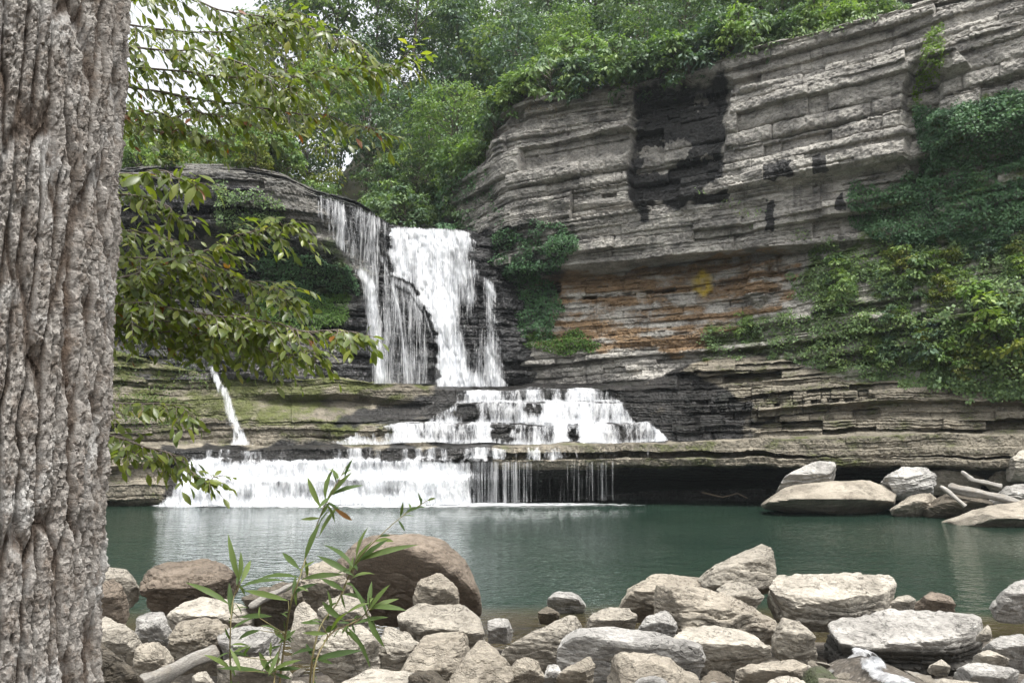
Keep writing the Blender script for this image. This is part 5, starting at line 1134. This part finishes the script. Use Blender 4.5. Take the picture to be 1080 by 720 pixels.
# ================================================================== creepers, ivy and grass on the rock
def cover(name, label, lofts, poly, n, size, mat, thick=.3, lump=.5, holes=.0, seed=0, grass=False, wv=9, group=None, sink=.05, asp=.75):
    R = np.random.default_rng(seed + 700); PP, OO = [], []
    for Lf in lofts:
        px, py = Lf.px(); wx, wy = warp(px, py, wv, .03, seed + 9); i, j = np.nonzero(inpoly(wx, wy, poly))
        PP.append(Lf.P[i, j]); OO.append(np.concatenate([Lf.out[i], np.zeros((len(i), 1))], 1))
    PP, OO = np.vstack(PP), np.vstack(OO)
    k = R.integers(0, len(PP), n * 3); P, O_ = PP[k], OO[k]
    nz = vn(P[:, 0] * .7, P[:, 1] * .7, P[:, 2] * 1.0, seed + 11) + .5 * vn(P[:, 0] * 2, P[:, 1] * 2, P[:, 2] * 2, seed + 12)
    keep = np.nonzero(nz > holes * 2 - 1)[0][:n]; P, O_, nz = P[keep], O_[keep], nz[keep]; n = len(P)
    lumps = np.clip(.5 + vn(P[:, 0] * .9, P[:, 1] * .9, P[:, 2] * 1.1, seed + 13) + .4 * vn(P[:, 0] * 2.3, P[:, 1] * 2.3, P[:, 2] * 2.6, seed + 14), 0, 1.6)
    P = P + O_ * (thick * lumps * R.random(n) ** .5 + sink)[:, None] + np.array([0, 0, 1.]) * (lump * lumps * R.random(n))[:, None] + R.normal(0, .05, (n, 3))
    if grass: D = R.normal(0, .35, (n, 3)) + np.array([0, 0, 1.]) + O_ * .6; N_ = O_ + R.normal(0, .4, (n, 3)); wr = .16
    else: D = R.normal(0, .6, (n, 3)) + np.array([0, 0, -.75]) + O_ * .4; N_ = O_ * .8 + np.array([0, 0, .8]) + R.normal(0, .35, (n, 3)); wr = asp
    L = size * R.uniform(.55, 1.4, n); rn = np.clip(.25 + .3 * nz + R.normal(0, .15, n), 0, 1)
    V, Fq, A = quad_leaves(P, D, N_, L, L * wr, rn); c = P.mean(0); o = link(name, mesh(name, V - c, Fq, True, {'leaf': A}), mat); o.location = c
    return tag(o, label, 'plants', group, 'stuff')
IV = leaf_mat('ivy_leaf', [(0, (0.043, 0.096, 0.046)), (.5, (0.075, 0.152, 0.064)), (1, (0.116, 0.203, 0.075))], .25, .5, 0, .25)
GC = leaf_mat('slope_leaf', [(0, (0.096, 0.153, 0.070)), (.45, (0.157, 0.233, 0.089)), (.8, (0.227, 0.292, 0.096)), (1, (0.313, 0.316, 0.112))], .3, .5, 0, .25)
GR = leaf_mat('moss_grass', [(0, (.045, .095, .018)), (1, (.10, .17, .03))], .3, .6, 0, .2)
DRY = leaf_mat('dry_grass', [(0, (.12, .095, .06)), (1, (.22, .18, .12))], .2, .7, 0, .1)
BK = leaf_mat('bank_leaf', [(0, (.05, .085, .02)), (.6, (.09, .12, .028)), (1, (.15, .155, .04))], .3, .5, 0, .2)
cover('ivy', 'dense creeper hanging over the upper rock face in the corner of the cliff', [cl], [(968, 118), (1010, 108), (1210, 96), (1210, 182), (1080, 172), (1020, 184), (972, 192)], 18000, .165, IV, .7, .4, .05, 1)
cover('ivy', 'dark ivy curtain below the cliff overhang next to the cleft', [cl], [(903, 205), (960, 190), (1210, 180), (1210, 262), (1000, 262), (940, 258), (905, 238)], 21000, .165, IV, .6, .4, .1, 2)
cover('ground_cover', 'green tangle of low plants covering the slope under the cliff', [cl, lg], [(828, 285), (862, 264), (960, 256), (1210, 245), (1210, 425), (1060, 424), (1000, 405), (900, 396), (850, 388), (800, 372), (728, 368), (740, 348), (800, 336), (832, 318)], 64000, .155, GC, .5, .4, .36, 3)
cover('ground_cover', 'taller bright bushy growth at the far end of the slope', [cl, lg], [(990, 335), (1210, 300), (1210, 430), (1055, 426), (985, 402)], 16000, .22, GC, 1.1, .8, .1, 4)
cover('ivy', 'dark ivy patch on the wet rock beside the main falls', [cl], [(522, 238), (600, 242), (612, 262), (585, 296), (598, 330), (570, 358), (530, 352), (518, 300)], 10000, .165, IV, .6, .4, .25, 5)
cover('ivy', 'creeping ferns on the shaded rock at the notch above the main falls', [cl, fw], [(405, 195), (520, 180), (535, 236), (470, 236), (420, 232)], 2200, .20, IV, .6, .3, .3, 15)
cover('moss_grass', 'bright green mossy grass in the hollow under the bluff overhang', [fw], [(268, 300), (340, 312), (372, 318), (372, 348), (300, 350), (262, 335)], 5200, .13, GR, .35, .2, .1, 6, False)
cover('ivy', 'dark ferns on the shaded wall below the bluff overhang', [fw], [(268, 262), (366, 276), (378, 316), (330, 312), (262, 305)], 3800, .15, IV, .4, .3, .25, 7)
cover('ground_cover', 'ferns and weeds on the upper face of the bluff', [fw], [(228, 202), (300, 212), (312, 240), (262, 262), (232, 244)], 2200, .16, GC, .4, .3, .25, 8)
cover('grass', 'thin strip of grass at the foot of the wall beside the main falls', [cl, lg], [(532, 358), (620, 352), (640, 368), (600, 376), (535, 376)], 2200, .16, GR, .2, .2, .2, 9)
cover('ground_cover', 'weedy tufts on the mossy bank ledges beside the big trunk', [lg], [(60, 368), (190, 375), (215, 400), (205, 452), (60, 455)], 4200, .13, BK, .4, .3, .3, 10)
cover('grass', 'dry brown grass hanging from the brow of the cliff', [cl], [(552, 84), (606, 76), (602, 112), (590, 122), (555, 120)], 1500, .5, DRY, .45, .0, .1, 11, False, asp=.08)
cover('ivy', 'yellow-green weeds rooted in the cleft of the cliff', [cl], [(976, 38), (1000, 30), (998, 62), (990, 90), (972, 120), (965, 100), (975, 66)], 900, .18, leaf_mat('cleft_leaf', [(0, (.09, .16, .02)), (1, (.17, .24, .03))]), .4, .3, .2, 12, wv=4)
cover('grass', 'pale grassy mat along the sloping brow of the cliff', [cl], [(770, 58), (850, 40), (930, 20), (935, 2), (850, 12), (770, 40)], 4200, .30, GC, .5, .4, .1, 13, False, asp=.4)
cover('ground_cover', 'small weeds tucked under the ledges of the lower cliff', [cl], [(735, 205), (775, 200), (830, 225), (900, 235), (905, 250), (780, 262)], 260, .16, GC, .25, .2, .62, 14)
# shrubs of the slope one can pick out
SGS = 'shrubs on the green slope under the cliff'
for px0, py0, s_, mi, lb in [(985, 385, .9, 1, 'dark round shrub in the middle of the green slope'), (1040, 360, 1.1, 2, 'bright green shrub high on the end of the slope'), (1068, 395, 1.2, 3, 'yellow-green shrub at the lower end of the slope'),
                             (1010, 395, .8, 2, 'bright green shrub just above the ledge brink'), (930, 385, .6, 0, 'low green shrub above the dripping ledge'), (885, 300, .7, 0, 'green shrub below the overhang where the slope begins'),
                             (780, 352, .55, 2, 'small fresh-green shrub at the tip of the slope beside the orange rock'), (948, 300, .8, 0, 'green shrub beside the pale bare streak on the slope')]:
    px, py = cl.px(); i = np.unravel_index(int(np.argmin((px - px0) ** 2 + (py - py0) ** 2 + 1e6 * (cl.kn[None] > 3))), px.shape); p = cl.P[i]
    plant('shrub', SV, int(R.integers(0, 3)), mi, (p[0], p[1] - .2, p[2] - .5), s_, R.uniform(0, 6.28), lb, 'shrub', SGS, (.25, 0))

Rz = np.random.default_rng(99); px, py = cl.px(); ok = np.argwhere(inpoly(px, py, [(860, 290), (960, 270), (1085, 262), (1085, 410), (1000, 396), (900, 384), (850, 350)]) & (cl.kn[None] < 2.2))
for i, j in ok[Rz.integers(0, len(ok), 34)]:
    p = cl.P[i, j]
    plant('shrub', SV, int(Rz.integers(0, 3)), int(Rz.choice([0, 2, 2, 3, 1])), (p[0], p[1] - .1, p[2] - .4), Rz.uniform(.28, .6), Rz.uniform(0, 6.28), 'small shrub among the low plants of the green slope', 'shrub', 'small shrubs among the slope plants', (.3, 0))

# ================================================================== the moist air of the gorge
bm = bmesh.new(); bmesh.ops.create_cube(bm, size=1); me = bpy.data.meshes.new('haze'); bm.to_mesh(me); bm.free()
m = NT('haze'); v = m.n('ShaderNodeVolumePrincipled', {'Color': (.82, .90, .94), 'Density': .00022, 'Anisotropy': .2}); m.set(m.out, 'Volume', v.outputs[0])
o = link('haze', me, m.m); o.location = (0, 212, 46); o.scale = (640, 640, 102); tag(o, 'pale damp air filling the whole gorge', 'haze', None, 'stuff')
